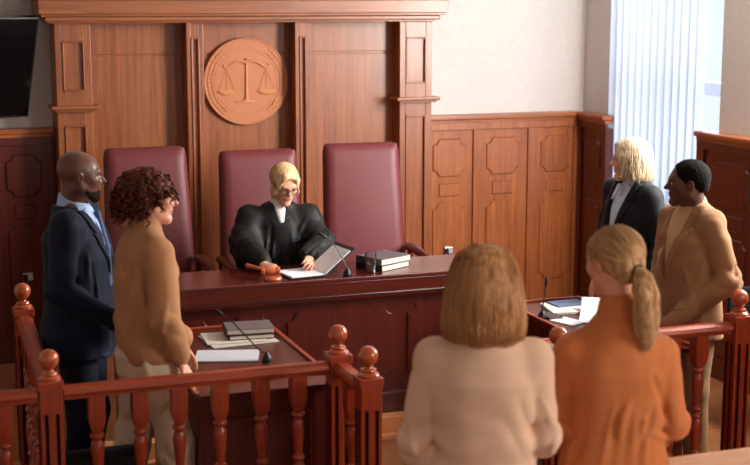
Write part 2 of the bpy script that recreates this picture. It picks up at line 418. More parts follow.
for s in (-1, 1):
    P = [(0, .125), (.03, .140), (.065, .140), (.095, .124), (.125, .102), (.148, .095), (.162, .106), (.160, .120), (.150, .120)]
    tube(b, [(s*x, -.019, z) for x, z in P], [.009, .009, .0085, .008, .0075, .006, .005, .004, .003], 8)
obj('scale_beam', b, CL2, pq, True)
for s in (-1, 1):
    b = B(); cx_ = s*.142
    for dx in (-.058, 0, .058): tube(b, [(cx_, -.017, .095), (cx_+dx, -.017, -.065)], .0018, 5)
    k = obj('pan_chain', b, CL2, pq)
    b = B(); M = Matrix.Translation((cx_, -.02, -.068)) @ Matrix.Diagonal((1, .16, 1, 1))
    lathe(b, [(.001, -.028), (.030, -.022), (.052, -.010), (.068, .004), (.068, .008), (.001, .008)], seg=24, M=M)
    obj('scale_pan', b, CL2, pq, True)

# television --------------------------------------------------------
tv = thing('television', 'black flat television hanging on the left wall beside the backdrop', 'television', (.37, 9.0, 2.01))
tv.rotation_euler = (math.radians(19), 0, math.radians(20))
b = B(); box(b, -.61, .61, -.02, .03, -.345, .345, .006); obj('casing', b, BLACK, tv)
b = B(); box(b, -.598, .598, -.022, -.019, -.330, .333); obj('screen', b, plain('tv_screen', srgb(9, 7, 8), .18), tv)
b = B(); box(b, -.12, .12, .03, .06, -.1, .1, .004); box(b, -.03, .03, .06, .30, -.03, .03); obj('wall_bracket', b, BLACK, tv)

# ================================================================== FURNITURE
# platform the bench stands on
b = B(); box(b, 1.0, 3.62, 6.95, 9.2, 0, .12, .004)
plat = tag(obj('trim_6', b, W_TABLE), kind='structure')
b = B(); box(b, 1.0, 3.62, 6.90, 6.95, .0, .03, .006); obj('toe_moulding', b, W_TABLE, plat)

# judge's bench
bn = thing('judge_bench', 'long dark mahogany bench the judge sits behind', 'bench', (2.26, 7.2, .12))
def bb(b, x0, x1, y0, y1, z0, z1, bv=.003): box(b, x0-2.26, x1-2.26, y0-7.2, y1-7.2, z0-.12, z1-.12, bv)
bx0, bx1 = 1.10, 3.36
b = B(); bb(b, bx0, bx1, 7.0, 7.46, .905, .93, .005); obj('worktop', b, W_DARKH, bn)
b = B(); bb(b, bx0+.01, bx1-.01, 7.005, 7.03, .835, .905); bb(b, bx0+.01, bx1-.01, 7.02, 7.06, .80, .835, .01); obj('fascia', b, W_DARKH, bn)
b = B(); bb(b, bx0+.04, bx1-.04, 7.06, 7.09, .12, .84)
bb(b, bx0+.04, bx1-.04, 7.035, 7.06, .12, .24, .006)
f = lambda u, v, w: Vector((u-2.26, 7.061-7.2-w, v-.12))
for a, c in ((1.20, 1.62), (1.70, 1.95), (2.03, 2.66), (2.74, 3.28)):
    prism(b, notch(a, c, .30, .745, .05), f, .011, .010)
obj('front_panel', b, W_DARK, bn)
for sx in (bx0+.04, bx1-.07):
    b = B(); bb(b, sx, sx+.03, 7.09, 7.44, .12, .905); obj('side_panel', b, W_DARK, bn)

# high-backed chairs
LEATH = cloth('burgundy_leather', srgb(98, 34, 38), .5, 160, .25, .0, .10, .45, .12, 3)
LEATHE = LEATH
def high_chair():
    t = thing('judge_chair', 'x', 'chair', (0, 0, .12))
    # back: tapered, softly bulged slab leaning back
    def slab(hw0, hw1, z0, z1, th, y0, lean, N=14, Mz=22):
        b = B(); gr = {}
        for side in (0, 1):
            for i in range(N+1):
                for j in range(Mz+1):
                    u = -1+2*i/N; v = j/Mz
                    hw = hw0+(hw1-hw0)*v
                    x = hw*u; z = z0+(z1-z0)*v
                    cr = .03  # rounded corners
                    ex = max(0, abs(x)-(hw-cr)); ez = max(0, z-(z1-cr), (z0+cr)-z)
                    d = math.hypot(ex, ez)
                    if d > cr:
                        k = cr/d; x = math.copysign(hw-cr+ex*k, x) if ex else x
                        z = (z1-cr+ez*k) if z > z1-cr and ez else ((z0+cr-ez*k) if ez else z)
                    edge = max(abs(u), abs(2*v-1))
                    rim = 1-max(0, (edge-.93)/.07)**2
                    bulge = th/2*(.45+.55*rim)+.012*(1-u*u)*(1-(2*v-1)**2)
                    yy = y0+lean*(v**1.5)
                    gr[side, i, j] = b.verts.new((x, yy+(-bulge if side == 0 else bulge), z))
        for i in range(N):
            for j in range(Mz):
                b.faces.new((gr[0, i, j], gr[0, i+1, j], gr[0, i+1, j+1], gr[0, i, j+1]))
                b.faces.new((gr[1, i, j], gr[1, i, j+1], gr[1, i+1, j+1], gr[1, i+1, j]))
        for i in range(N):
            b.faces.new((gr[0, i, 0], gr[1, i, 0], gr[1, i+1, 0], gr[0, i+1, 0])); b.faces.new((gr[0, i, Mz], gr[0, i+1, Mz], gr[1, i+1, Mz], gr[1, i, Mz]))
        for j in range(Mz):
            b.faces.new((gr[0, 0, j], gr[0, 0, j+1], gr[1, 0, j+1], gr[1, 0, j])); b.faces.new((gr[0, N, j], gr[1, N, j], gr[1, N, j+1], gr[0, N, j+1]))
        return b
    obj('backrest', slab(.285, .25, .30, 1.45, .085, .24, .12), LEATH, t, True, 60)
    b = B(); tbox(b, Matrix.Translation((0, -.03, .40)), .52, .52, .13, .045, 4); obj('seat', LEATH and b, LEATH, t, True, 60)
    for s in (-1, 1):
        b = B(); tube(b, [(s*.287, .22, .755), (s*.287, .10, .765), (s*.287, -.12, .75), (s*.287, -.26, .725), (s*.287, -.29, .70)], [.028, .03, .03, .032, .02], 10)
        tube(b, [(s*.287, -.22, .72), (s*.282, -.20, .40)], .022, 8); tube(b, [(s*.287, .18, .75), (s*.282, .18, .40)], .02, 8)
        b.transform(Matrix.Diagonal((1, 1, 1, 1))); obj('armrest', b, W_DARK, t, True)
    for sx in (-1, 1):
        for sy in (-1, 1):
            b = B(); tbox(b, Matrix.Translation((sx*.23, sy*.22-.02, .17)), .045, .045, .34, .006); obj('leg', b, W_DARK, t)
    return t
c0 = high_chair()
for k, (x, y, rz, lb) in enumerate(((1.505, 7.98, 0, 'burgundy leather high-backed chair, leftmost behind the bench'),
                                (2.225, 8.0, 0, 'burgundy leather high-backed chair the judge sits in'),
                                (2.89, 7.98, -3, 'burgundy leather high-backed empty chair, rightmost behind the bench'))):
    c = c0 if k == 0 else copy_tree(c0)
    c.location = (x, y, .12); c.rotation_euler = (0, 0, math.radians(rz)); c.scale = (1, 1, (.985, .955, .97)[k]); tag(c, lb, 'chair', 'high-backed chairs behind the bench')

# counsel desks
def desk(x0, x1, label, y0=5.60, y1=6.80, h=.76):
    cx_, cy_ = (x0+x1)/2, (y0+y1)/2
    t = thing('counsel_desk', label, 'desk', (cx_, cy_, 0), 0)
    X, Y = (x1-x0)/2, (y1-y0)/2
    b = B(); box(b, -X, X, -Y, Y, h-.03, h, .006); obj('desktop', b, W_DARKH, t)
    b = B()
    for (a0, a1, b0, b1) in ((-X, X, Y-.022, Y), (X-.022, X, -Y, Y-.022), (-X, -X+.022, -Y, Y-.022)): box(b, a0, a1, b0, b1, h, h+.012, .004)
    obj('raised_rim', b, W_RAILH, t)
    b = B(); box(b, -X+.03, X-.03, -Y+.04, -Y+.065, 0, h-.03)
    f = lambda u, v, w: Vector((u, -Y+.041-w, v)); prism(b, [(-X+.12, .12), (X-.12, .12), (X-.12, h-.12), (-X+.12, h-.12)], f, .01, .01)
    obj('front_panel', b, W_DARK, t)
    b = B(); box(b, -X+.03, X-.03, Y-.065, Y-.04, 0, h-.03); obj('back_panel', b, W_DARK, t)
    for s in (-1, 1):
        b = B(); box(b, s*(X-.03)-.0125*(1+s), s*(X-.03)+.0125*(1-s), -Y+.065, Y-.065, 0, h-.03); obj('side_panel', b, W_DARK, t)
    return t
desk(1.20, 1.855, 'dark wooden desk behind the left railing with papers and a closed book')
desk(3.225, 3.70, 'dark wooden desk behind the right railing under the open papers')

# front table
ft = thing('table', 'light wood table top at the bottom right corner beside the woman in orange', 'table', (3.4, 3.85, 0))
b = B(); box(b, -.80, 1.2, -.40, .40, .722, .75, .004); obj('tabletop', b, W_TABLE, ft)
for sx in (-.74, 1.14):
    for sy in (-.35, .35):
        b = B(); box(b, sx-.03, sx+.03, sy-.03, sy+.03, 0, .722, .004); obj('leg', b, W_TABLE, ft)
b = B(); box(b, -.71, 1.11, -.36, -.34, .64, .722); box(b, -.71, 1.11, .34, .36, .64, .722); obj('apron', b, W_TABLE, ft)

# ------------------------------------------------------------------ railing
RT = .90
def post(label, x, y, group='ball-topped railing posts', zb=1.016):
    t = thing('railing_post', label, 'post', (x, y, 0), 0, group)
    h = .045
    b = B(); box(b, -h, h, -h, h, .0, .895, .004)
    for sx in (-1, 1):      # fluted faces: two raised ribs on each side
        for o_ in (-.022, .022):
            box(b, o_-.008, o_+.008, -h-.005, -h+.002, .14, .80, .003); box(b, o_-.008, o_+.008, h-.002, h+.005, .14, .80, .003)
            box(b, -h-.005, -h+.002, o_-.008, o_+.008, .14, .80, .003); box(b, h-.002, h+.005, o_-.008, o_+.008, .14, .80, .003)
    obj('shaft', b, W_RAIL, t)
    b = B(); box(b, -.051, .051, -.051, .051, .895, .932, .005); obj('cap', b, W_RAIL, t)
    b = B(); lathe(b, [(.045, .932), (.046, .940), (.040, .947), (.030, .951), (.034, .957), (.032, .963), (.018, .967), (.016, .972), (.020, .976), (.032, zb-.028), (.040, zb-.014), (.042, zb), (.0395, zb+.015), (.032, zb+.028), (.020, zb+.038), (.008, zb+.0415), (.0005, zb+.042)], seg=32)
    obj('ball_finial', b, W_BALL, t, True, 40)
    return t
post('ball-topped cherry wood post at the near left corner of the left railing', .575, 5.47)
post('ball-topped cherry wood post at far left behind the near corner post', .605, 6.84)
post('ball-topped cherry wood post at the right end of the left front railing', 1.805, 5.47)
post('ball-topped cherry wood post nearest the gate gap, with the larger ball', 1.805, 5.08)
post('ball-topped cherry wood post showing between the two women seen from behind', 2.69, 5.12)
post('ball-topped cherry wood post hidden behind the head of the woman in beige', 2.62, 5.50)
post('ball-topped cherry wood post at the right, beside the man in the tan blazer', 3.872, 5.50)

BPROF = [(.024, .08), (.030, .095), (.024, .11), (.027, .15), (.022, .20), (.017, .245), (.024, .252), (.028, .262), (.024, .272), (.018, .278), (.023, .30), (.029, .35), (.031, .385), (.026, .42), (.019, .432), (.025, .438), (.028, .446), (.024, .456), (.017, .462), (.017, .468), (.026, .474), (.029, .484), (.024, .494), (.018, .500),
         (.020, .53), (.026, .58), (.029, .62), (.026, .645), (.019, .658), (.022, .663), (.029, .670), (.031, .677), (.028, .684), (.020, .690), (.024, .70)]
bal = B(); lathe(bal, BPROF, seg=20)
# square upper block tapering down to the turned ring
prev = None
for hw, z in ((.020, .692), (.027, .715), (.033, .745), (.033, .850)):
    ring = [bal.verts.new((sx*hw, sy*hw, z)) for sx, sy in ((-1, -1), (1, -1), (1, 1), (-1, 1))]
    if prev:
        for k in range(4): bal.faces.new((prev[k], prev[(k+1) % 4], ring[(k+1) % 4], ring[k]))
    prev = ring
bal.faces.new(prev)
BALM = bpy.data.meshes.new('baluster'); finish(bal, True, 40); bal.to_mesh(BALM); bal.free(); BALM.materials.append(W_RAIL)
def railing(label, x0, y0, x1, y1, balus, wide=.06, m=None):
    L_ = math.hypot(x1-x0, y1-y0); a = math.atan2(y1-y0, x1-x0)
    t = thing('railing', label, 'railing', (x0, y0, 0), a)
    hw = wide/2
    b = B(); prof = [(-hw, .858), (hw, .858), (hw+.006, .872), (hw, .888), (hw*.55, .900), (-hw*.55, .900), (-hw, .888), (-hw-.006, .872)]
    r0 = [b.verts.new((0, y, z)) for y, z in prof]; r1 = [b.verts.new((L_, y, z)) for y, z in prof]
    for k in range(len(prof)): b.faces.new((r0[k], r0[(k+1) % 8], r1[(k+1) % 8], r1[k]))
    b.faces.new(list(reversed(r0))); b.faces.new(r1); box(b, 0, L_, -hw+.008, hw-.008, .846, .860)
    obj('handrail', b, W_RAILH, t)
    b = B(); box(b, 0, L_, -.03, .03, .04, .085, .006); obj('bottom_rail', b, W_RAILH, t)
    for d in balus:
        o = bpy.data.objects.new('baluster', BALM); COL.objects.link(o); o.parent = t; o.location = (d, 0, 0)
    return t
railing('cherry wood railing in front of the left desk, below the man in camel sweater', .627, 5.47, 1.753, 5.47, [x-.627 for x in (.758, .936, 1.10, 1.275, 1.455, 1.62)])
railing('cherry wood railing piece running off the left edge of the photo', -.9, 5.47, .523, 5.47, [.1, .28, .46, .64, .82, 1.0, 1.15, 1.292])
railing('cherry wood side railing running away behind the near left corner post', .578, 5.522, .604, 6.788, [.16, .34, .52, .70, .88, 1.06], .075)
railing('short cherry wood railing between the two posts at the gate gap', 1.805, 5.132, 1.805, 5.418, [.15], .07)
railing('short cherry wood railing hidden behind the woman in beige', 2.680, 5.185, 2.634, 5.436, [.125], .07)
railing('cherry wood railing in front of the man in the tan blazer', 2.672, 5.50, 3.820, 5.50, [.07+.13, .07+.285, .07+.44, .07+.595, .07+.755, .07+.91])
railing('cherry wood railing piece running off the right edge of the photo', 3.924, 5.50, 4.99, 5.50, [.19, .36, .53, .70, .87])

# ================================================================== SMALL THINGS
def book(name, label, loc, rz, w_, d, th, cov, pg=None, group=None):
    t = thing(name, label, 'book', loc, rz, group)
    b = B(); box(b, -w_/2+.004, w_/2-.004, -d/2+.001, d/2-.004, .003, th-.003, .001); obj('pages', b, pg or plain('book_pages', srgb(206, 198, 186), .8), t)
    b = B(); box(b, -w_/2, w_/2, -d/2, d/2, 0, .003); box(b, -w_/2, w_/2, -d/2, d/2, th-.003, th); box(b, -w_/2, -w_/2+.0035, -d/2, d/2, 0, th); obj('cover', b, cov, t)
    return t
GC = plain('grey_cover', srgb(92, 84, 90), .45); BC = plain('black_cover', srgb(24, 22, 26), .45)
book('book', 'black hardback book lying at the bottom of the stack on the bench', (2.655, 7.225, .93), math.radians(28), .235, .20, .034, BC, group='books on the bench')
book('book', 'grey hardback book lying on top of the stack on the bench', (2.662, 7.23, .9645), math.radians(25), .24, .205, .036, GC, group='books on the bench')
# drinking glass
gl = thing('drinking_glass', 'clear tumbler of water on the bench in front of the stacked books', 'glass', (2.535, 7.09, .93))
def clear(name, ior):
    m = bpy.data.materials.new(name); nt, p = nodes(m); L = nt.links.new
    nt.nodes.remove(p); t = nt.nodes.new('ShaderNodeBsdfTransparent'); t.inputs[0].default_value = (.96, .97, .98, 1); g = nt.nodes.new('ShaderNodeBsdfGlossy'); g.inputs['Roughness'].default_value = .06
    lw = nt.nodes.new('ShaderNodeLayerWeight'); lw.inputs['Blend'].default_value = ior-.95; mm = nt.nodes.new('ShaderNodeMath'); mm.operation = 'MULTIPLY_ADD'; mm.inputs[1].default_value = .75; mm.inputs[2].default_value = .06
    L(lw.outputs['Facing'], mm.inputs[0]); mx = nt.nodes.new('ShaderNodeMixShader'); L(mm.outputs[0], mx.inputs[0]); L(t.outputs[0], mx.inputs[1]); L(g.outputs[0], mx.inputs[2])
    L(mx.outputs[0], nt.nodes['Material Output'].inputs['Surface']); return m
b = B(); lathe(b, [(.001, 0), (.030, 0), (.031, .004), (.0335, .115), (.0318, .115), (.029, .010), (.001, .008)], seg=32); obj('tumbler', b, clear('tumbler_glass', 1.45), gl, True)
b = B(); lathe(b, [(.001, .0105), (.0285, .0108), (.0298, .05), (.001, .05)], seg=32); obj('water', b, clear('water', 1.33), gl, True)
# microphones
def mic(label, base, pts, rz=0):
    t = thing('microphone', label, 'microphone', base, rz)
    b = B(); lathe(b, [(.024, 0), (.026, .006), (.022, .022), (.012, .035), (.006, .045)], seg=20); obj('base', b, BLACK, t, True)
    b = B(); tube(b, [(0, 0, .03)]+pts, .0035, 8); obj('gooseneck', b, BLACK, t, True)
    e = Vector(pts[-1]); d = (e-Vector(pts[-2])).normalized()
    b = B(); tube(b, [e-d*.004, e+d*.004, e+d*.04, e+d*.05], [.006, .009, .009, .005], 12); obj('capsule', b, BLACK, t, True)
    return t
mic('black gooseneck microphone on the bench pointing at the judge', (2.383, 7.05, .93), [(-.02, .01, .09), (-.055, .03, .16), (-.09, .045, .20), (-.11, .052, .215)])
mic('black gooseneck microphone on the left desk beside the white sheet', (1.645, 6.06, .76), [(-.03, .04, .05), (-.08, .10, .11), (-.12, .16, .16), (-.16, .21, .19)])
mic('black gooseneck microphone on the right desk beside the open folder', (3.262, 6.40, .76), [(.008, .01, .07), (.022, .02, .13), (.034, .03, .17)])
# folder held by the judge
fo = thing('document_folder', 'black folder held open by the judge with white pages', 'folder', (2.20, 7.17, .94), math.radians(8))
b = B(); box(b, -.165, .045, -.115, .125, -.006, 0, .002)
obj('left_cover', b, BC, fo)
b = B(); box(b, -.155, .040, -.105, .112, 0, .006, .001); obj('left_pages', b, PAPER, fo)
M = Matrix.Translation((.045, .005, -.004)) @ Matrix.Rotation(math.radians(-37), 4, 'Y') @ Matrix.Translation((.115, 0, 0))
b = B(); tbox(b, M, .23, .24, .006, .002); obj('right_cover', b, BC, fo)
M2 = Matrix.Translation((.045, .005, -.004)) @ Matrix.Rotation(math.radians(-37), 4, 'Y') @ Matrix.Translation((.104, -.004, .006))
b = B(); tbox(b, M2, .195, .215, .006, .001); obj('right_pages', b, PAPER, fo)
# gavel on its sound block
GW = wood('gavel_wood', srgb(168, 74, 40), srgb(206, 108, 62), .3, 'X', 3)
sb = thing('sound_block', 'round brown wooden sound block under the gavel on the bench', 'sound block', (1.965, 7.10, .93))
b = B(); lathe(b, [(.050, 0), (.053, .006), (.050, .014), (.046, .018), (.001, .018)], seg=32); obj('block', b, GW, sb, True)
gv = thing('gavel', 'brown wooden gavel lying on the sound block by the judge', 'gavel', (1.955, 7.10, .975), math.radians(-12))
Ry = Matrix.Rotation(PI/2, 4, 'Y')
b = B(); lathe(b, [(.018, -.052), (.024, -.050), (.025, -.036), (.020, -.032), (.022, -.028), (.024, 0), (.022, .028), (.020, .032), (.025, .036), (.024, .050), (.018, .052)], seg=24, M=Ry); obj('head', b, GW, gv, True)
b = B(); tube(b, [(0, .02, 0), (0, .07, .002), (0, .15, .004), (0, .20, .004)], [.008, .010, .012, .014], 12)
b.transform(Matrix.Rotation(math.radians(38), 4, 'Z')); obj('handle', b, GW, gv, True)
# papers on the left desk
def sheet(name, label, loc, rz, w_, d, th=.004, m=None, cat='paper', curl=0):
    b = B(); N = 10; vs = {}
    for s in (0, 1):
        for i in range(N+1):
            for j in range(N+1):
                u, v = i/N-.5, j/N-.5
                vs[s, i, j] = b.verts.new((u*w_, v*d, (0 if s == 0 else th)+curl*(max(0, u+.1)**2)*4+.004*curl*math.sin(9*v)))
    for i in range(N):
        for j in range(N):
            b.faces.new((vs[1, i, j], vs[1, i+1, j], vs[1, i+1, j+1], vs[1, i, j+1])); b.faces.new((vs[0, i, j], vs[0, i, j+1], vs[0, i+1, j+1], vs[0, i+1, j]))
    for i in range(N):
        for a, c in ((0, 0), (N, N)):
            b.faces.new((vs[0, i, a], vs[0, i+1, a], vs[1, i+1, a], vs[1, i, a])); b.faces.new((vs[0, a, i], vs[1, a, i], vs[1, a, i+1], vs[0, a, i+1]))
    o = obj(name, b, m or PAPER); o.location = loc; o.rotation_euler = (0, 0, rz); return tag(o, label, cat)
def linepaper():
    m = bpy.data.materials.new('printed_paper'); nt, p = nodes(m); L = nt.links.new
    tc = nt.nodes.new('ShaderNodeTexCoord'); sp = nt.nodes.new('ShaderNodeSeparateXYZ'); L(tc.outputs['Object'], sp.inputs[0])
    mt = nt.nodes.new('ShaderNodeMath'); mt.operation = 'MULTIPLY'; mt.inputs[1].default_value = 70; L(sp.outputs['Y'], mt.inputs[0])
    fr = nt.nodes.new('ShaderNodeMath'); fr.operation = 'FRACT'; L(mt.outputs[0], fr.inputs[0])
    gt = nt.nodes.new('ShaderNodeMath'); gt.operation = 'GREATER_THAN'; gt.inputs[1].default_value = .75; L(fr.outputs[0], gt.inputs[0])
    mx = nt.nodes.new('ShaderNodeMix'); mx.data_type = 'RGBA'; mx.inputs[6].default_value = srgb(218, 222, 232); mx.inputs[7].default_value = srgb(160, 164, 176)
    L(gt.outputs[0], mx.inputs[0]); L(mx.outputs[2], p.inputs['Base Color']); p.inputs['Roughness'].default_value = .8; return m
tag(sheet('clipboard', 'white printed sheet with dark edge on the left desk', (1.487, 6.20, .762), math.radians(-17), .30, .205, .006, linepaper()), cat='paper')
OP = plain('cream_folder', srgb(206, 196, 186), .8)
sheet('paper_folder', 'cream paper folder lying under the books on the left desk', (1.62, 6.51, .762), math.radians(4), .34, .27, .004, OP, 'folder')
sheet('paper_folder', 'smaller cream folder lying just on top of another at the left desk', (1.60, 6.53, .767), math.radians(-4), .30, .24, .004, OP, 'folder')
book('book', 'black notebook lying under the grey book on the left desk', (1.68, 6.53, .772), math.radians(-4), .23, .17, .022, BC, group='books on the left desk')
book('book', 'grey closed book lying on top at the left desk', (1.682, 6.55, .795), math.radians(-6), .24, .18, .026, plain('taupe_cover', srgb(106, 94, 96), .5), group='books on the left desk')
# papers on the right desk
sheet('paper_sheet', 'large loose white sheet curling up on the right desk', (3.56, 6.31, .765), math.radians(58), .30, .21, .002, PAPER, 'paper', .05)
sheet('open_notebook', 'open white notebook lying flat on the right desk', (3.50, 6.55, .762), math.radians(-10), .25, .25, .012, plain('notebook_pages', srgb(226, 220, 212), .8), 'notebook')
sheet('paper_sheet', 'small white sheet lying by the microphone on the right desk', (3.36, 6.29, .762), math.radians(20), .12, .16, .002, PAPER, 'paper')
sheet('booklet', 'blue booklet lying on the open notebook at the right desk', (3.53, 6.62, .775), math.radians(4), .19, .13, .008, plain('blue_booklet', srgb(96, 112, 146), .5), 'booklet')
sheet('mobile_phone', 'dark mobile phone lying beside the microphone on the right desk', (3.33, 6.42, .762), math.radians(-6), .075, .13, .008, plain('phone_glass', srgb(60, 62, 70), .15), 'phone')

# black chair between railing and standing man, and another by the right post
def small_chair(label, x, y, rz, back=.86):
    t = thing('office_chair', label, 'chair', (x, y, 0), rz)
    K = cloth('black_upholstery', srgb(20, 19, 22), .7)
    b = B(); box(b, -.17, .17, -.15, .15, .42, .47, .02, 3); obj('seat', b, K, t, True, 60)
    b = B(); box(b, -.17, .17, .14, .17, .55, back, .014, 3); obj('backrest', b, K, t, True, 60)
    for sx in (-1, 1):
        b = B(); tube(b, [(sx*.155, .155, 0), (sx*.155, .155, .42), (sx*.155, .155, .60)], .011, 8); obj('leg', b, BLACK, t, True)
        b = B(); tube(b, [(sx*.155, -.13, 0), (sx*.155, -.13, .42)], .011, 8); obj('leg', b, BLACK, t, True)
    return t
small_chair('low black chair behind the left railing, in front of the beige trousers', .80, 5.69, math.radians(180), .60)
small_chair('black metal chair right of the right railing post', 4.72, 6.42, math.radians(0), .80)
st = thing('side_table', 'dark table with laptop at the right edge of the photo', 'table', (4.74, 5.90, 0))
b = B(); box(b, -.24, .24, -.26, .2, .70, .73, .004); obj('tabletop', b, W_DARKH, st)
for sx in (-.2, .2):
    for sy in (-.22, .16):
        b = B(); box(b, sx-.015, sx+.015, sy-.015, sy+.015, 0, .70); obj('leg', b, BLACK, st)
lp = thing('laptop', 'closed grey laptop on the table at the right edge', 'laptop', (4.66, 5.92, .73), math.radians(15))
b = B(); box(b, -.16, .16, -.11, .11, 0, .012, .004); obj('base', b, BLACK, lp)
b = B(); box(b, -.16, .16, -.11, .11, .0125, .02, .003); obj('lid', b, plain('laptop_lid', srgb(120, 126, 136), .35), lp)
# ================================================================== PEOPLE
# Signed-distance modelling: limbs, trunks, heads and clothes are blended as distance fields and meshed.
V3 = lambda *a: np.array(a, dtype=np.float64)
def nrm(v): v = np.asarray(v, float); return v/np.linalg.norm(v)
class Fld:
    def __init__(s, lo, hi, h):
        s.h = h; s.lo = np.array(lo, float)
        s.ax = [np.arange(lo[i], hi[i]+h, h, dtype=np.float32) for i in range(3)]
        s.d = np.full([len(a) for a in s.ax], .25, np.float32)
    def sl(s, lo, hi):
        r = []
        for i in range(3):
            a = int(np.searchsorted(s.ax[i], lo[i])); b = int(np.searchsorted(s.ax[i], hi[i])); r.append(slice(max(0, a-1), min(len(s.ax[i]), b+1)))
        return tuple(r)
    def co(s, q): return s.ax[0][q[0]][:, None, None], s.ax[1][q[1]][None, :, None], s.ax[2][q[2]][None, None, :]
    def op(s, lo, hi, fn, k=.01, mode='u', pad=.04):
        pad = max(pad, k+.01) if mode == 'u' else k+.01
        q = s.sl(np.asarray(lo)-pad, np.asarray(hi)+pad)
        if any(t.stop <= t.start for t in q): return s
        x, y, z = s.co(q); v = fn(x, y, z).astype(np.float32); d = s.d[q]
        if mode == 's':
            hh = np.maximum(k-np.abs(d+v), 0)/max(k, 1e-6); s.d[q] = np.maximum(d, -v)+hh*hh*k*.25
        elif mode == 'i': s.d[q] = np.maximum(d, v)
        else:
            hh = np.maximum(k-np.abs(d-v), 0)/max(k, 1e-6); s.d[q] = np.minimum(d, v)-hh*hh*k*.25
        return s
    def cone(s, a, b, ra, rb, k=.02, mode='u'):
        a = np.asarray(a, float); b = np.asarray(b, float); ab = b-a; L2 = max(float(ab@ab), 1e-9); R = max(ra, rb)
        def f(x, y, z):
            t = np.clip(((x-a[0])*ab[0]+(y-a[1])*ab[1]+(z-a[2])*ab[2])/L2, 0, 1)
            return np.sqrt((x-a[0]-t*ab[0])**2+(y-a[1]-t*ab[1])**2+(z-a[2]-t*ab[2])**2)-(ra+(rb-ra)*t)
        return s.op(np.minimum(a, b)-R, np.maximum(a, b)+R, f, k, mode)
    def econe(s, a, b, ra, rb, u, k=.02, mode='u'):
        a = np.asarray(a, float); b = np.asarray(b, float); ab = b-a; L = np.linalg.norm(ab); w_ = ab/L
        u = np.asarray(u, float); u = nrm(u-w_*(u@w_)); v = np.cross(w_, u); R = max(*ra, *rb)
        def f(x, y, z):
            px, py, pz = x-a[0], y-a[1], z-a[2]
            tt = px*w_[0]+py*w_[1]+pz*w_[2]; t = np.clip(tt/L, 0, 1)
            rx = ra[0]+(rb[0]-ra[0])*t; ry = ra[1]+(rb[1]-ra[1])*t; m = np.minimum(rx, ry)
            e = tt-t*L
            return (np.sqrt(((px*u[0]+py*u[1]+pz*u[2])/rx)**2+((px*v[0]+py*v[1]+pz*v[2])/ry)**2+(e/m)**2)-1)*m
        return s.op(np.minimum(a, b)-R, np.maximum(a, b)+R, f, k, mode)
    def ell(s, c, r, R=None, k=.015, mode='u'):
        c = np.asarray(c, float); R = np.eye(3) if R is None else R; m = max(r)
        def f(x, y, z):
            px, py, pz = x-c[0], y-c[1], z-c[2]
            q = [px*R[0, i]+py*R[1, i]+pz*R[2, i] for i in range(3)]
            k0 = np.sqrt(sum((q[i]/r[i])**2 for i in range(3))); k1 = np.sqrt(sum((q[i]/r[i]**2)**2 for i in range(3)))
            return k0*(k0-1)/np.maximum(k1, 1e-4)
        return s.op(c-m, c+m, f, k, mode)
    def loft(s, rings, k=.02, n=2.4, mode='u'):
        """rings: (z, cx, cy, rx, ry), rising"""
        A = np.array(rings, float); z0, z1 = A[0, 0], A[-1, 0]; M = max(A[:, 3].max(), A[:, 4].max())
        def f(x, y, z):
            zz = z[0, 0]; g = lambda i: np.interp(zz, A[:, 0], A[:, i])[None, None, :].astype(np.float32)
            cx, cy, rx, ry = g(1), g(2), g(3), g(4); m = np.minimum(rx, ry)
            d = ((np.abs((x-cx)/rx)**n+np.abs((y-cy)/ry)**n)**(1/n)-1)*m
            return np.maximum(d, np.maximum(z-z1, z0-z))
        return s.op((-M+A[:, 1].min(), -M+A[:, 2].min(), z0), (M+A[:, 1].max(), M+A[:, 2].max(), z1), f, k, mode)
    def disp(s, fn):
        q = tuple(slice(0, n) for n in s.d.shape); x, y, z = s.co(q); s.d += fn(x, y, z).astype(np.float32); return s
    def cut(s, fn):   # keep where fn < 0
        q = tuple(slice(0, n) for n in s.d.shape); x, y, z = s.co(q); s.d = np.maximum(s.d, fn(x, y, z).astype(np.float32)); return s
    def copy(s):
        c = Fld.__new__(Fld); c.h = s.h; c.lo = s.lo; c.ax = s.ax; c.d = s.d.copy(); return c
    def mesh(s, name, mats, parent, matfn=None):
        d = s.d; d[0] = d[-1] = .25; d[:, 0] = d[:, -1] = .25; d[:, :, 0] = d[:, :, -1] = .25
        ins = (d < 0); u = ins.astype(np.uint8)
        c = u[:-1]+u[1:]; c = c[:, :-1]+c[:, 1:]; c = c[:, :, :-1]+c[:, :, 1:]
        act = (c > 0) & (c < 8); I = np.argwhere(act)
        if len(I) == 0: return None
        vid = np.full(act.shape, -1, np.int32); vid[act] = np.arange(len(I))
        acc = np.zeros((len(I), 3)); cnt = np.zeros(len(I))
        cor = [(i, j, k) for i in (0, 1) for j in (0, 1) for k in (0, 1)]
        val = {q: d[I[:, 0]+q[0], I[:, 1]+q[1], I[:, 2]+q[2]] for q in cor}
        for a in cor:
            for ax in range(3):
                if a[ax]: continue
                b = list(a); b[ax] = 1; b = tuple(b); va, vb = val[a], val[b]; m = (va < 0) != (vb < 0)
                t = np.where(m, va/np.where(m, va-vb, 1), 0)
                p = np.array(a, float)[None, :].repeat(len(I), 0); p[:, ax] = t
                acc += p*m[:, None]; cnt += m
        P = (I+acc/cnt[:, None])*s.h+np.array([a[0] for a in s.ax])
        quads = []
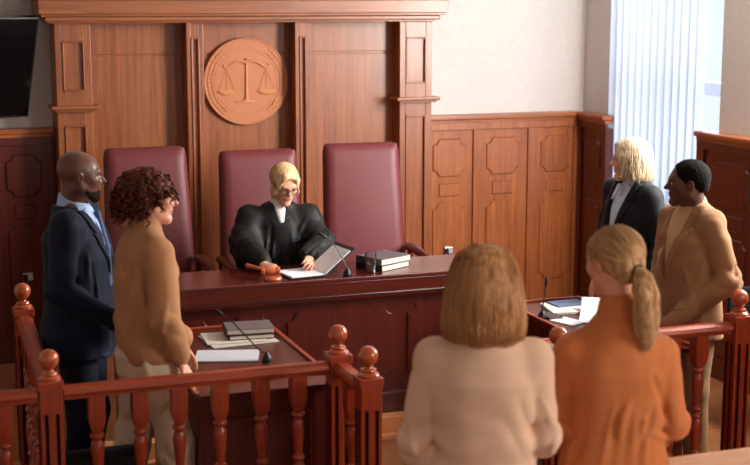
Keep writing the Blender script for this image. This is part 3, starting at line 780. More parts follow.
        for ax in range(3):
            sa = [slice(None)]*3; sb = [slice(None)]*3; sa[ax] = slice(0, -1); sb[ax] = slice(1, None)
            A = ins[tuple(sa)]; Bm = ins[tuple(sb)]; E = np.argwhere(A != Bm)
            o1, o2 = [(ax+1) % 3, (ax+2) % 3]
            if len(E) == 0: continue
            E = E[(E[:, o1] > 0) & (E[:, o2] > 0)]
            fl = A[E[:, 0], E[:, 1], E[:, 2]]
            def g(d1, d2):
                q = E.copy(); q[:, o1] -= d1; q[:, o2] -= d2; return vid[q[:, 0], q[:, 1], q[:, 2]]
            Q = np.stack([g(1, 1), g(0, 1), g(0, 0), g(1, 0)], 1); Q[~fl] = Q[~fl][:, ::-1]; quads.append(Q)
        Q = np.concatenate(quads); Q = Q[(Q >= 0).all(1)]
        # two light relaxation passes
        for _ in range(2):
            S = np.zeros_like(P); n = np.zeros(len(P))
            for a, b in ((0, 1), (1, 2), (2, 3), (3, 0)):
                for e, f_ in ((a, b), (b, a)):
                    for c3 in range(3): S[:, c3] += np.bincount(Q[:, e], P[Q[:, f_], c3], len(P))
                    n += np.bincount(Q[:, e], minlength=len(P))
            P = P*.5+.5*S/np.maximum(n, 1)[:, None]
        me = bpy.data.meshes.new(name); me.vertices.add(len(P)); me.vertices.foreach_set('co', P.astype(np.float32).ravel())
        me.loops.add(len(Q)*4); me.loops.foreach_set('vertex_index', Q.astype(np.int32).ravel())
        me.polygons.add(len(Q)); me.polygons.foreach_set('loop_start', np.arange(0, len(Q)*4, 4, dtype=np.int32))
        me.polygons.foreach_set('loop_total', np.full(len(Q), 4, np.int32)); me.polygons.foreach_set('use_smooth', np.ones(len(Q), bool))
        if not isinstance(mats, (list, tuple)): mats = [mats]
        for m in mats: me.materials.append(m)
        if matfn is not None:
            C = P[Q].mean(1); me.polygons.foreach_set('material_index', matfn(C).astype(np.int32))
        me.update(); me.validate()
        o = bpy.data.objects.new(name, me); COL.objects.link(o); o.parent = parent; return o
def rotz(a): a = math.radians(a); return np.array([[math.cos(a), -math.sin(a), 0], [math.sin(a), math.cos(a), 0], [0, 0, 1]])
def rotx(a): a = math.radians(a); return np.array([[1, 0, 0], [0, math.cos(a), -math.sin(a)], [0, math.sin(a), math.cos(a)]])
def roty(a): a = math.radians(a); return np.array([[math.cos(a), 0, math.sin(a)], [0, 1, 0], [-math.sin(a), 0, math.cos(a)]])

class Head:
    """head frame: +y face, +z crown, centre midway chin to crown"""
    def __init__(s, c, yaw=0, pitch=0, roll=0, size=1.0): s.c = np.array(c, float); s.R = rotz(yaw)@rotx(pitch)@roty(roll); s.s = size
    def T(s, *p): return s.R@(np.array(p, float)*s.s)+s.c
    def D(s, *v): return s.R@np.array(v, float)
    def loc(s, x, y, z):
        px, py, pz = x-s.c[0], y-s.c[1], z-s.c[2]
        return [(px*s.R[0, i]+py*s.R[1, i]+pz*s.R[2, i])/s.s for i in range(3)]
def skull(F, H, fem=False, neck=None, nr=.056, infl=0):
    T, z = H.T, H.s; f = .93 if fem else 1.0
    e = lambda c, r, k=.015, R=None, mode='u': F.ell(T(*c), [q*z+infl for q in r], H.R if R is None else H.R@R, k, mode)
    e((0, -.018, .036), (.075, .094, .079)); e((0, .030, -.010), (.062, .062, .088), .03)
    for s in (-1, 1):
        F.cone(T(s*.050*f, .000, -.052), T(s*.012, .064, -.098), .020*z, .017*z, .03)
        e((s*.037, .056, -.016), (.023, .023, .020), .02)
    e((0, .070, -.098), (.020*f, .018, .016), .02)
    F.cone(T(-.033, .077, .024), T(.033, .077, .024), .012*z, .012*z, .02)
    F.cone(T(0, .084, .012), T(0, .110 if not fem else .105, -.024), .0075*z, .0105*z, .012)
    for s in (-1, 1): F.cone(T(s*.006, .092, -.028), T(s*.014, .086, -.029), .009*z, .0075*z, .006)
    for s in (-1, 1): e((s*.031, .094, .004), (.017, .014, .010), .014, None, 's')
    for s in (-1, 1): e((s*.031, .0735, .003), (.0145, .0115, .0115), .006)
    for s in (-1, 1): e((s*.031, .0875, .0015), (.012, .007, .0042), .002, None, 's')
    e((0, .083, -.052), (.025, .012, .0075), .008); e((0, .081, -.064), (.021, .012, .0085), .008)
    e((0, .100, -.0578), (.022, .010, .0018), .004, None, 's')
    for s in (-1, 1):
        e((s*.076, -.010, -.004), (.0075, .0185, .030), .006, roty(s*12)@rotx(-8))
        e((s*.084, -.004, -.002), (.006, .010, .019), .004, roty(s*12)@rotx(-8), 's')
    if neck is not None:
        F.econe(T(0, -.022, -.050), neck, (nr*f, nr*1.05*f), (nr*1.12*f, nr*1.12*f), H.D(1, 0, 0), .03)
EYEW = plain('eye_white', srgb(210, 205, 200), .25); IRIS = plain('iris', srgb(40, 30, 26), .2)
def eyes(H, parent, brow=None, fem=False):
    for s in (-1, 1):
        b = B(); c = H.T(s*.031, .0745, .002); sphere(b, c, .0112*H.s, 16)
        me_o = obj('eye', b, EYEW, parent, True, 180); me_o.data.materials.append(IRIS)
        fd = Vector(H.D(0, 1, -.12)).normalized()
        for p in me_o.data.polygons:
            if (p.center-Vector(c)).normalized().dot(fd) > .86: p.material_index = 1
        if brow:
            b = B(); tube(b, [H.T(s*x, y, z) for x, y, z in ((.014, .0885, .020), (.028, .0885, .026), (.044, .078, .024), (.050, .070, .019))], [.0022, .003, .0025, .001], 6)
            obj('eyebrow', b, brow, parent, True)
def hand(F, W, f, n, side=1, curl=20, s=1.0, spread=1.0):
    """W wrist, f finger direction, n back-of-hand normal; thumb on side*(f x n)"""
    f = nrm(f); n = np.asarray(n, float); n = nrm(n-f*(n@f)); t = np.cross(f, n)*side
    F.econe(W, W+f*.085*s, (.029*s, .019*s), (.041*s, .013*s), t, .012)
    for o_, L, a in ((.031, .070, 3), (.0105, .079, 1), (-.010, .073, -1), (-.029, .057, -4)):
        p = W+f*.086*s+t*o_*s; ang = 8; d = nrm(f+t*math.tan(math.radians(a*spread)))
        for q, (fr, r) in enumerate(((.42, .0090), (.32, .0082), (.26, .0074))):
            ang += curl*(.6 if q == 0 else 1); dd = d*math.cos(math.radians(ang))-n*math.sin(math.radians(ang))
            p2 = p+dd*L*fr*s; F.cone(p, p2, r*s, (r-.0007)*s, .004); p = p2
    p = W+f*.022*s+t*.022*s; d1 = nrm(f*.75+t*.72-n*.25); p2 = p+d1*.040*s; F.cone(p, p2, .0135*s, .0105*s, .008)
    d2 = nrm(f*.95+t*.25-n*.2); F.cone(p2, p2+d2*.034*s, .0102*s, .0085*s, .004)
def limb(F, a, m, b, r0, r1, r2, k=.02, infl=0):
    """an arm or leg blended at its root, lying crisply against whatever it passes"""
    a = np.asarray(a, float); m = np.asarray(m, float)
    F.cone(a, a+(m-a)*.25, r0, r0*.75+r1*.25, .035); F.cone(a+(m-a)*.25, m, r0*.75+r1*.25, r1, .009); F.cone(m, b, r1, r2, .009)
    F.ell(m, (r1, r1, r1), None, .03)

def wrinkle(seed, amp=.003, fr=22):
    r = random.Random(seed); T = [(r.uniform(-1, 1)*fr, r.uniform(-1, 1)*fr, r.uniform(.4, 1.2)*fr*.7, r.uniform(0, 6)) for _ in range(5)]
    def f(x, y, z):
        s = 0
        for a, b, c, p in T: s = s+1.4*(.64-np.abs(np.sin((a*x+b*y+c*z+p+1.6*np.sin(9*z+6*x+p)+.9*np.sin(15*y+p))*.5)))
        return amp*s/1.1
    return f
def folds(F, c, axis, amp=.006, rad=.07, fr=95, ph=0):
    """creases across a sleeve or leg near a joint"""
    c = np.asarray(c, float); axis = nrm(axis)
    q = F.sl(c-rad*2.2, c+rad*2.2); x, y, z = F.co(q)
    dx, dy, dz = x-c[0], y-c[1], z-c[2]; t = dx*axis[0]+dy*axis[1]+dz*axis[2]; r2 = dx*dx+dy*dy+dz*dz
    F.d[q] += (amp*np.exp(-r2/rad**2)*2*(.5-np.abs(np.sin((fr*t+ph+25*dx-18*dy+1.2*np.sin(30*dy+20*dx))*.5)))).astype(np.float32)

def creases(F, seed, n=16, r=.0055, k=.014, L=(.10, .26), zr=None):
    """hanging folds: shallow grooves and ridges that follow the cloth surface downwards"""
    rg = np.random.RandomState(seed); h = F.h; sh = F.d.shape
    def dg(p):
        i = [int(np.clip(round((p[a]-F.ax[a][0])/h), 1, sh[a]-2)) for a in range(3)]
        g = np.array([F.d[i[0]+1, i[1], i[2]]-F.d[i[0]-1, i[1], i[2]], F.d[i[0], i[1]+1, i[2]]-F.d[i[0], i[1]-1, i[2]], F.d[i[0], i[1], i[2]+1]-F.d[i[0], i[1], i[2]-1]], float)
        return float(F.d[i[0], i[1], i[2]]), g/(np.linalg.norm(g)+1e-9)
    S = np.argwhere(np.abs(F.d) < h*.6); P0 = S*h+np.array([a[0] for a in F.ax])
    if zr: P0 = P0[(P0[:, 2] > zr[0]) & (P0[:, 2] < zr[1])]
    paths = []
    for q in range(n):
        p = P0[rg.randint(len(P0))].copy(); t = nrm([rg.uniform(-.7, .7), rg.uniform(-.7, .7), -1]); steps = 9; ln = rg.uniform(*L)/steps; pts = []
        for s_ in range(steps+1):
            for _ in range(2): d, g = dg(p); p = p-g*d
            pts.append((p+g*(r*.35), g)); t = nrm(t-g*(t@g)); t = nrm(t+rg.uniform(-.12, .12, 3)); p = p+t*ln
        paths.append(pts)
    for q, pts in enumerate(paths):
        md = 's' if q % 2 == 0 else 'u'
        for j in range(len(pts)-1):
            ra = r*math.sin(PI*(j+.15)/(len(pts)-.6)); rb = r*math.sin(PI*min(j+1.15, len(pts)-.7)/(len(pts)-.6))
            off = 0 if md == 's' else -r*.9
            F.cone(pts[j][0]+pts[j][1]*off, pts[j+1][0]+pts[j+1][1]*off, max(ra, .001), max(rb, .001), k, md)
def hem_cut(zlo): return lambda x, y, z: (zlo-z)+0*x+0*y

def strands(name, parent, lines, mats, r=.0012, seed=1):
    """lines: list of (n,3) arrays of equal length, each a lock drawn as a fine 3-sided tube"""
    A = np.array(lines); n, k, _ = A.shape; rg = np.random.RandomState(seed)
    T = np.gradient(A, axis=1); T /= np.linalg.norm(T, axis=2, keepdims=True)+1e-9
    up = np.array([.31, .52, .79]); N1 = np.cross(T, up); N1 /= np.linalg.norm(N1, axis=2, keepdims=True)+1e-9; N2 = np.cross(T, N1)
    rr = r*np.interp(np.linspace(0, 1, k), [0, .1, .8, 1], [.5, 1, 1, .25])[None, :, None]*rg.uniform(.7, 1.3, (n, 1, 1))
    R = np.stack([A+rr*(N1*math.cos(a)+N2*math.sin(a)) for a in (0, 2.0944, 4.18879)], 2)
    P = R.reshape(-1, 3); base = (np.arange(n)[:, None]*k+np.arange(k-1)[None, :])*3
    Q = np.stack([np.stack([base+a, base+(a+1) % 3, base+3+(a+1) % 3, base+3+a], -1) for a in range(3)], 2)
    mi = np.repeat(rg.randint(0, len(mats), n), (k-1)*3); Q = Q.reshape(-1, 4)
    me = bpy.data.meshes.new(name); me.vertices.add(len(P)); me.vertices.foreach_set('co', P.astype(np.float32).ravel())
    me.loops.add(len(Q)*4); me.loops.foreach_set('vertex_index', Q.astype(np.int32).ravel()); me.polygons.add(len(Q))
    me.polygons.foreach_set('loop_start', np.arange(0, len(Q)*4, 4, dtype=np.int32)); me.polygons.foreach_set('loop_total', np.full(len(Q), 4, np.int32)); me.polygons.foreach_set('use_smooth', np.ones(len(Q), bool))
    for m in mats: me.materials.append(m)
    me.polygons.foreach_set('material_index', mi.astype(np.int32)); me.update()
    o = bpy.data.objects.new(name, me); COL.objects.link(o); o.parent = parent; o['kind'] = 'stuff'; return o
def slerp_lines(H, starts, end, rad, c0, n=14, off=.002, seed=1, wob=.004):
    """locks combed over the skull from start directions to one gathering direction"""
    rg = np.random.RandomState(seed); out = []; rad = np.array(rad); c0 = np.array(c0); t = np.linspace(0, 1, n)[:, None]
    for s0 in starts:
        s0 = nrm(s0); e = nrm(nrm(end)+rg.uniform(-.10, .10, 3)); w_ = math.acos(max(-1, min(1, s0@e)))+1e-6
        d = (np.sin((1-t)*w_)*s0+np.sin(t*w_)*e)/math.sin(w_); P = c0+d*(rad+off+rg.uniform(-.002, .0025))
        P = P+wob*.5*rg.uniform(-1, 1, 3)*np.sin(t*PI); out.append(np.array([H.T(*q) for q in P]))
    return out
def tones(name, base, k=(.72, .9, 1.08, 1.25)):
    return [plain(name+'_'+w_, tuple(min(1, c*q) for c in base[:3])+(1,), .5, 0, .3) for w_, q in zip(('shade', 'low', 'mid', 'light'), k)]
class Body:
    """joints of a standing adult in the person's own frame (+y is where the body faces)"""
    def __init__(s, h=1.75, sw=.185, sz=None, fem=False):
        k = h/1.75; s.h = h; s.fem = fem; s.k = k
        s.hipz = .92*k; s.sz = sz or 1.425*k; s.sw = sw; s.neck = V3(0, -.025, s.sz+.05); s.hx = .088
        s.S = {+1: V3(sw, -.01, s.sz), -1: V3(-sw, -.01, s.sz)}
        s.E = {q: V3(q*(sw+.045), -.03, s.sz-.30*k) for q in (1, -1)}
        s.W = {q: V3(q*(sw+.035), .04, s.sz-.55*k) for q in (1, -1)}
        s.hf = {q: V3(0, .12, -1) for q in (1, -1)}; s.hn = {q: V3(q, 0, .1) for q in (1, -1)}; s.curl = {1: 16, -1: 16}
        s.hip = {q: V3(q*s.hx, 0, s.hipz) for q in (1, -1)}; s.kn = {q: V3(q*.095, .015, .49*k) for q in (1, -1)}; s.an = {q: V3(q*.10, -.02, .09) for q in (1, -1)}
    def skin(s, F, H):
        f = s.fem; k = s.k
        sh = s.sz
        F.loft([(s.hipz-.12, 0, 0, .13, .095), (s.hipz, 0, -.005, .160 if not f else .165, .11), (s.hipz+.15, 0, 0, .128 if not f else .112, .09), (sh-.20, 0, 0, .155 if not f else .14, .10), (sh-.05, 0, -.01, .155 if not f else .13, .09), (sh+.01, 0, -.015, .10, .07)], .03, 2.2)
        for q in (1, -1):
            F.cone(s.neck+V3(0, 0, .0), s.S[q]+V3(-q*.025, 0, 0), .040 if not f else .036, .040 if not f else .034, .04)
            limb(F, s.S[q]-V3(0, 0, .008), s.E[q], s.W[q], .046 if not f else .040, .038 if not f else .033, .027 if not f else .024)
            hand(F, s.W[q], s.hf[q], s.hn[q], q if True else 1, s.curl[q], .98 if not f else .9)
            limb(F, s.hip[q], s.kn[q], s.an[q], .082, .056, .040)
            F.econe(s.an[q]+V3(0, -.02, -.055), s.an[q]+V3(0, .15, -.065), (.032, .03), (.038, .018), (1, 0, 0), .02)
        skull(F, H, f, s.neck, .057 if not f else .050)
    def torso(s, rings): return rings
def make_person(label, x, y, face, h, bld, group=None, z=0):
    p = thing('person', label, 'person', (x, y, z), math.radians(face-90)); return p
def skinmat(name, c, c2, rough=.45): return plain(name, c, rough, 0, .45)
def lips_fn(H, zmin=None):
    def f(C):
        L = np.stack(H.loc(C[:, 0], C[:, 1], C[:, 2]), 1)
        m = ((L[:, 0]/.024)**2+((L[:, 2]+.058)/.0125)**2 < 1) & (L[:, 1] > .08)
        return m.astype(int)
    return f
def trousers(F, bd, zlo=.05, infl=.022, wst=None, hip_r=(.185, .135), leg=.0):
    w_ = wst or bd.hipz+.16
    F.loft([(bd.hipz-.10, 0, -.005, hip_r[0]*.97, hip_r[1]*.95), (bd.hipz, 0, -.012, hip_r[0], hip_r[1]), (w_-.02, 0, 0, hip_r[0]*.87, hip_r[1]*.83), (w_, 0, 0, hip_r[0]*.85, hip_r[1]*.81)], .02, 2.3)
    for q in (1, -1):
        F.cone(bd.hip[q]+V3(0, -.01, -.04), bd.kn[q], .098+leg, .072+infl*.3+leg, .03); F.cone(bd.kn[q], bd.an[q]+V3(0, 0, -.0), .072+infl*.3+leg, .062+leg, .03)
def shoes(bd, parent, m):
    for q in (1, -1):
        F = Fld(bd.an[q]+V3(-.08, -.13, -.12), bd.an[q]+V3(.08, .26, .06), .006); a = bd.an[q]
        F.econe((a[0], a[1]-.045, .042), (a[0], a[1]+.155, .034), (.040, .046), (.044, .036), (1, 0, 0), .02); F.cone(a+V3(0, 0, .01), (a[0], a[1], .05), .048, .045, .03)
        F.cut(lambda x, y, z: -(z-.002)+0*x+0*y); F.mesh('shoe', m, parent)

def vcut(F, zv, wtop, ztop, y0=.02, pw=1.0):
    return F.cut(lambda x, y, z: -np.maximum(np.maximum(np.abs(x)-np.clip((z-zv)/(ztop-zv), 0, 1.2)**pw*wtop, y0-y), zv-z))
def lapels(J, parent, m, zv, wtop, ztop, lw=.055, notchz=None, name='lapel'):
    """cloth folded back on either side of the opening"""
    nz = notchz or ztop-.09
    for q in (-1, 1):
        L = J.copy(); L.d = L.d-.010
        def band(x, y, z):
            t = np.clip((z-zv)/(ztop-zv), 0, 1.2); a = t*wtop; wd = lw*np.clip(t*1.7, 0, 1)*np.where(z > nz+.012, .72, 1)*np.where(np.abs(z-nz-.006-.35*(np.abs(x)-a-lw*.75)) < .004, .60, 1)
            dd = np.abs(q*x-(a+wd/2))-wd/2
            return np.maximum(np.maximum(dd, .0-y), np.maximum(zv-z, z-ztop-.02))
        L.cut(band); q_ = tuple(slice(0, n) for n in J.d.shape); L.d = np.maximum(L.d, -(J.d+.006)); L.mesh(name, m, parent)
# ---- hair helpers
def strands_az(H, yc=-.02, n=38, amp=.0028):
    def f(x, y, z):
        lx, ly, lz = H.loc(x, y, z); az = np.arctan2(lx, ly-yc)
        return amp*.6*np.sin(n*az+.7*np.sin(9*lz+3*az)+2.5*np.sin(5*az))+amp*.5*np.sin(n*2.2*az+1.0*np.sin(11*lz)+3*np.sin(3*az))
    return f
def head_field(H, h, ext=((-.18, -.2, -.25), (.18, .2, .19))):
    return Fld(H.c+V3(*ext[0]), H.c+V3(*ext[1]), h)

SK_DARK = plain('skin_deep_brown', srgb(84, 50, 38), .42, 0, .5); LIP_DARK = plain('lips_deep', srgb(92, 50, 46), .4)
SK_BALD = plain('skin_brown', srgb(98, 60, 46), .38, 0, .5)
SK_FAIR = plain('skin_fair', srgb(218, 158, 130), .5, 0, .4); LIP_FAIR = plain('lips_fair', srgb(198, 122, 104), .45)

def curtain(H, RZ, n, zend, seed, span, gap=.0042, wav=.0035):
    """straight locks hanging from the crown over a shell of elliptical rings"""
    rg = np.random.RandomState(seed); A = np.array(RZ); out = []
    for _ in range(n):
        az = rg.uniform(*span); z0 = .128 if rg.rand() < .55 else rg.uniform(-.02, .12); z1 = zend+rg.uniform(-.004, .014); t = np.linspace(0, 1, 18)
        z = z0+(z1-z0)*t**.8; a_ = az+.10*rg.uniform(-1, 1)*t+.04*np.sin(5*t+rg.uniform(0, 6)); q = rg.uniform(-.0015, .004)+gap
        g = lambda i: np.interp(z, A[:, 0], A[:, i]); w_ = wav*np.sin(7*t+rg.uniform(0, 6))*t
        P = np.stack([(g(1)+q+w_)*np.sin(a_), g(3)+(g(2)+q+w_)*np.cos(a_), z], 1); out.append(np.array([H.T(*v) for v in P]))
    return out
# ------------------------------------------------ bald man in the navy suit, far left
def bald_man():
    p = make_person('bald man with thin gold glasses in a navy suit standing at far left', .835, 6.40, -20, 1.76, None)
    bd = Body(1.76, .19, 1.43)
    bd.E = {1: V3(.245, -.05, 1.14), -1: V3(-.245, -.02, 1.14)}; bd.W = {1: V3(.165, .205, .98), -1: V3(-.14, .22, .97)}
    bd.hf = {1: V3(-.8, .55, -.3), -1: V3(.8, .5, -.3)}; bd.hn = {1: V3(.3, .8, .3), -1: V3(-.3, .8, .3)}; bd.curl = {1: 30, -1: 25}
    H = Head((.01, .02, 1.638), 16, -3, 0, 1.0)
    F = Fld((-.34, -.2, 0), (.34, .32, 1.79), .0046); bd.skin(F, H); F.mesh('body', [SK_BALD, LIP_DARK], p, lips_fn(H)); eyes(H, p)
    G = head_field(H, .0035); skull(G, H); G.d -= .0022    # short beard round the chin
    G.cut(lambda x, y, z: (lambda L: np.maximum(np.maximum(L[2]+.066-.5*np.maximum(0, .045-L[1]), .018-L[1]), -.125-L[2]))(H.loc(x, y, z)))
    G.mesh('beard', plain('beard_stubble', srgb(38, 24, 20), .9, 0, .1), p)
    NAVY = cloth('navy_wool', srgb(15, 22, 42), .7, 300, .1, .2)
    J = Fld((-.36, -.28, .74), (.36, .36, 1.56), .0058)
    J.loft([(.80, 0, -.02, .215, .172), (.92, 0, -.02, .210, .168), (1.08, 0, -.01, .192, .155), (1.25, 0, -.01, .200, .155), (1.36, 0, -.02, .192, .142), (1.44, 0, -.02, .150, .105), (1.50, 0, -.03, .085, .080)], .02, 2.5)
    for q in (1, -1):
        J.cone(V3(0, -.03, 1.435), bd.S[q]+V3(-q*.01, 0, .0), .052, .066, .04)
        limb(J, bd.S[q], bd.E[q], bd.W[q], .070, .058, .044, .035)
        folds(J, bd.E[q], bd.E[q]-bd.S[q], .006, .08, 90)
    J.disp(wrinkle(1, .0030, 26)); creases(J, 1, 18, .006, .014, (.1, .25), (.82, 1.38))
    vcut(J, 1.14, .085, 1.47); J.ell(V3(0, .0, 1.555), (.092, .094, .094), None, .004, 's')
    lapels(J, p, NAVY, 1.14, .085, 1.47, .06); J.mesh('jacket', NAVY, p)
    SH = cloth('pale_blue_shirt', srgb(168, 190, 226), .75, 300, .1)
    S = Fld((-.2, -.2, 1.05), (.2, .2, 1.58), .0055)
    S.loft([(1.08, 0, 0, .168, .122), (1.25, 0, 0, .18, .128), (1.36, 0, -.01, .175, .118), (1.44, 0, -.02, .135, .092), (1.49, 0, -.025, .075, .072)], .02, 2.4)
    S.econe(V3(0, -.028, 1.46), V3(0, -.014, 1.542), (.074, .079), (.069, .074), (1, 0, 0), .012)
    S.econe(V3(.055, .045, 1.475), V3(.028, .085, 1.43), (.03, .012), (.012, .008), (1, -.4, 0), .01); S.econe(V3(-.055, .045, 1.475), V3(-.028, .085, 1.43), (.03, .012), (.012, .008), (1, .4, 0), .01)
    S.cut(lambda x, y, z: z-1.535+.28*(y+.02)*-1+0*x if False else z-1.540+.38*(y+.03)+0*x)
    S.mesh('shirt', SH, p)
    T = Fld((-.05, .04, 1.08), (.05, .2, 1.5), .005)
    T.econe(V3(0, .095, 1.46), V3(0, .138, 1.30), (.014, .010), (.026, .008), (1, 0, 0), .01); T.cone(V3(0, .088, 1.462), V3(0, .092, 1.45), .017, .013, .01); T.econe(V3(0, .138, 1.30), V3(0, .142, 1.12), (.026, .008), (.034, .008), (1, 0, 0), .01)
    T.mesh('tie', cloth('grey_tie', srgb(70, 84, 116), .6), p)
    P = Fld((-.24, -.2, .03), (.24, .2, 1.1), .008); trousers(P, bd); P.disp(wrinkle(3, .003, 18))
    for q in (1, -1): folds(P, bd.kn[q], (0, 0, 1), .004, .09, 60)
    P.cut(hem_cut(.05)); P.mesh('trousers', cloth('navy_trousers', srgb(16, 20, 38), .75), p)
    shoes(bd, p, plain('black_shoe', srgb(18, 16, 16), .3))
    glasses(H, p, plain('gold_wire', srgb(206, 150, 96), .25, 1), .0011)
def glasses(H, p, m, r=.0011, rim=.0, zc=.002, lens=None):
    b = B()
    for s in (-1, 1):
        pts = []
        for k in range(25):
            a = 2*PI*k/24; c_, s_ = math.cos(a), math.sin(a)
            pts.append(H.T(s*.033+.0235*math.copysign(abs(c_)**.75, c_), .1005-.05*abs(.033+.02*c_*s)**1.2, zc+.0185*math.copysign(abs(s_)**.75, s_)))
        tube(b, pts, r, 6, False)
    tube(b, [H.T(-.010, .1005, zc+.006), H.T(0, .1035, zc+.009), H.T(.010, .1005, zc+.006)], r, 6)
    g = obj('glasses', b, m, p, True)
    for s in (-1, 1):
        b = B(); tube(b, [H.T(s*.0555, .097, zc+.007), H.T(s*.068, .09, zc+.008), H.T(s*.0775, .05, zc+.009), H.T(s*.081, -.005, zc+.012), H.T(s*.080, -.022, zc-.004)], r*1.1, 6); obj('temple', b, m, g, True)
    return g

# ------------------------------------------------ curly haired man in the camel sweater
def curly_man():
    p = make_person('curly auburn haired man in camel sweater and beige trousers beside the left desk', 1.062, 5.88, 0, 1.72, None)
    bd = Body(1.72, .175, 1.39)
    bd.S = {1: V3(.175, .015, 1.385), -1: V3(-.175, .015, 1.385)}
    bd.E = {1: V3(.235, .02, 1.10), -1: V3(-.225, .03, 1.10)}; bd.W = {1: V3(.175, .095, .90), -1: V3(-.16, .17, .89)}
    bd.hf = {1: V3(.12, .50, -.85), -1: V3(-.05, .5, -.8)}; bd.hn = {1: V3(.25, .6, .6), -1: V3(-.25, .6, .6)}; bd.curl = {1: 8, -1: 10}
    bd.kn = {1: V3(.10, .09, .48), -1: V3(-.10, -.07, .48)}; bd.an = {1: V3(.11, .11, .09), -1: V3(-.11, -.15, .09)}
    H = Head((0, .030, 1.592), -6, -4, 0, .95)
    F = Fld((-.34, -.24, 0), (.34, .36, 1.74), .0046); bd.skin(F, H); F.mesh('body', [SK_FAIR, LIP_FAIR], p, lips_fn(H)); eyes(H, p, hairmat('auburn_brow', srgb(80, 40, 24), srgb(100, 52, 30)))
    CAM = cloth('camel_knit', srgb(172, 124, 86), .9, 260, .35, .3)
    J = Fld((-.38, -.26, .80), (.38, .34, 1.56), .0062)
    J.loft([(.86, 0, .0, .165, .118), (.90, 0, .0, .182, .136), (.98, 0, -.005, .188, .145), (1.12, 0, -.005, .178, .138), (1.26, 0, -.01, .188, .136), (1.35, 0, -.015, .178, .122), (1.41, 0, -.02, .130, .098), (1.455, 0, -.018, .075, .078)], .02, 2.4)
    for q in (1, -1):
        J.cone(V3(0, -.015, 1.448), bd.S[q]+V3(-q*.01, 0, .0), .060, .060, .04)
        limb(J, bd.S[q], bd.E[q], bd.W[q]+V3(0, 0, .03), .068, .060, .052, .035); J.cone(bd.W[q]+V3(0, -.01, .03), bd.W[q]+V3(0, .004, .0), .042, .034, .012)
        folds(J, bd.E[q], bd.E[q]-bd.S[q], .007, .09, 70); folds(J, bd.W[q]+V3(0, -.02, .06), bd.W[q]-bd.E[q], .007, .06, 110)
    J.disp(wrinkle(5, .0042, 22)); creases(J, 5, 30, .007, .018, (.08, .2), (1.04, 1.34))
    J.econe(V3(0, -.014, 1.43), V3(0, -.002, 1.525), (.068, .074), (.064, .070), (1, 0, 0), .012)
    J.ell(V3(0, .004, 1.575), (.057, .060, .05), None, .003, 's')
    J.mesh('sweater', CAM, p)
    BEI = cloth('beige_cotton', srgb(214, 194, 168), .85, 300, .2)
    P = Fld((-.26, -.26, .03), (.26, .26, 1.05), .0075); trousers(P, bd, hip_r=(.178, .140), leg=.0, wst=1.03); P.disp(wrinkle(6, .007, 24)); creases(P, 6, 26, .009, .02, (.1, .3), (.2, .95))
    for q in (1, -1): folds(P, bd.kn[q], (0, .3, 1), .007, .12, 55); folds(P, bd.hip[q]+V3(0, 0, -.1), (0, .5, 1), .005, .10, 60)
    P.cut(hem_cut(.05)); P.mesh('trousers', BEI, p); shoes(bd, p, plain('white_sneaker', srgb(120, 100, 84), .5))
    # curls
    HM = hairmat('auburn_curls', srgb(32, 12, 7), srgb(104, 46, 24), (60, 60, 60), .55)
    r = random.Random(4)
    G = head_field(H, .0042, ((-.19, -.22, -.2), (.19, .2, .2)))
    G.ell(H.T(0, -.034, .030), (.096, .112, .094), H.R, .01); G.ell(H.T(0, -.055, -.035), (.094, .072, .080), H.R, .02)
    pts = []
    for k in range(420):
        a = r.uniform(-PI, PI); u = r.uniform(-.62, 1)
        d = np.array([math.sqrt(1-u*u)*math.sin(a), math.sqrt(1-u*u)*math.cos(a), u])
        if d[1] > .74 and d[2] < .22: continue
        if d[1] > .60 and d[2] < .0: continue
        if d[2] < -.15 and d[1] > .1: continue
        q = np.array([0, -.038, .014])+d*np.array([.102, .124, .112]); q[2] -= .012 if d[2] < 0 else 0
        pts.append((q, d))
    for q, d in pts[:230]: G.ell(H.T(*q), [r.uniform(.013, .021)]*3, None, .004)
    G.ell(H.T(0, .112, -.055), (.062, .055, .085), H.R, .008, 's')
    hr = G.mesh('hair', HM, p)
    b = B()
    for q, d in pts:
        n_ = Vector(d); dn = Vector((d[0]*.35, d[1]*.35, -1 if d[2] < .75 else -.2)).normalized()
        L_ = r.uniform(.035, .075); R_ = r.uniform(.006, .011); ph = r.uniform(0, 6); tw = r.choice((-1, 1)); s1 = dn.orthogonal().normalized(); s2 = dn.cross(s1)
        st = Vector(q)+n_*.006; P_ = []
        for k in range(15):
            t = k/14; a = ph+tw*t*L_*190
            P_.append(H.T(*(st+dn*(L_*t)+n_*(.010*math.sin(PI*t))+(s1*math.cos(a)+s2*math.sin(a))*R_)))
        tube(b, P_, [.0030]*4+[.0036]*7+[.003, .0024, .0018, .0008], 5)
    c = obj('curls', b, HM, hr, True, 180)
    c['kind'] = 'stuff'

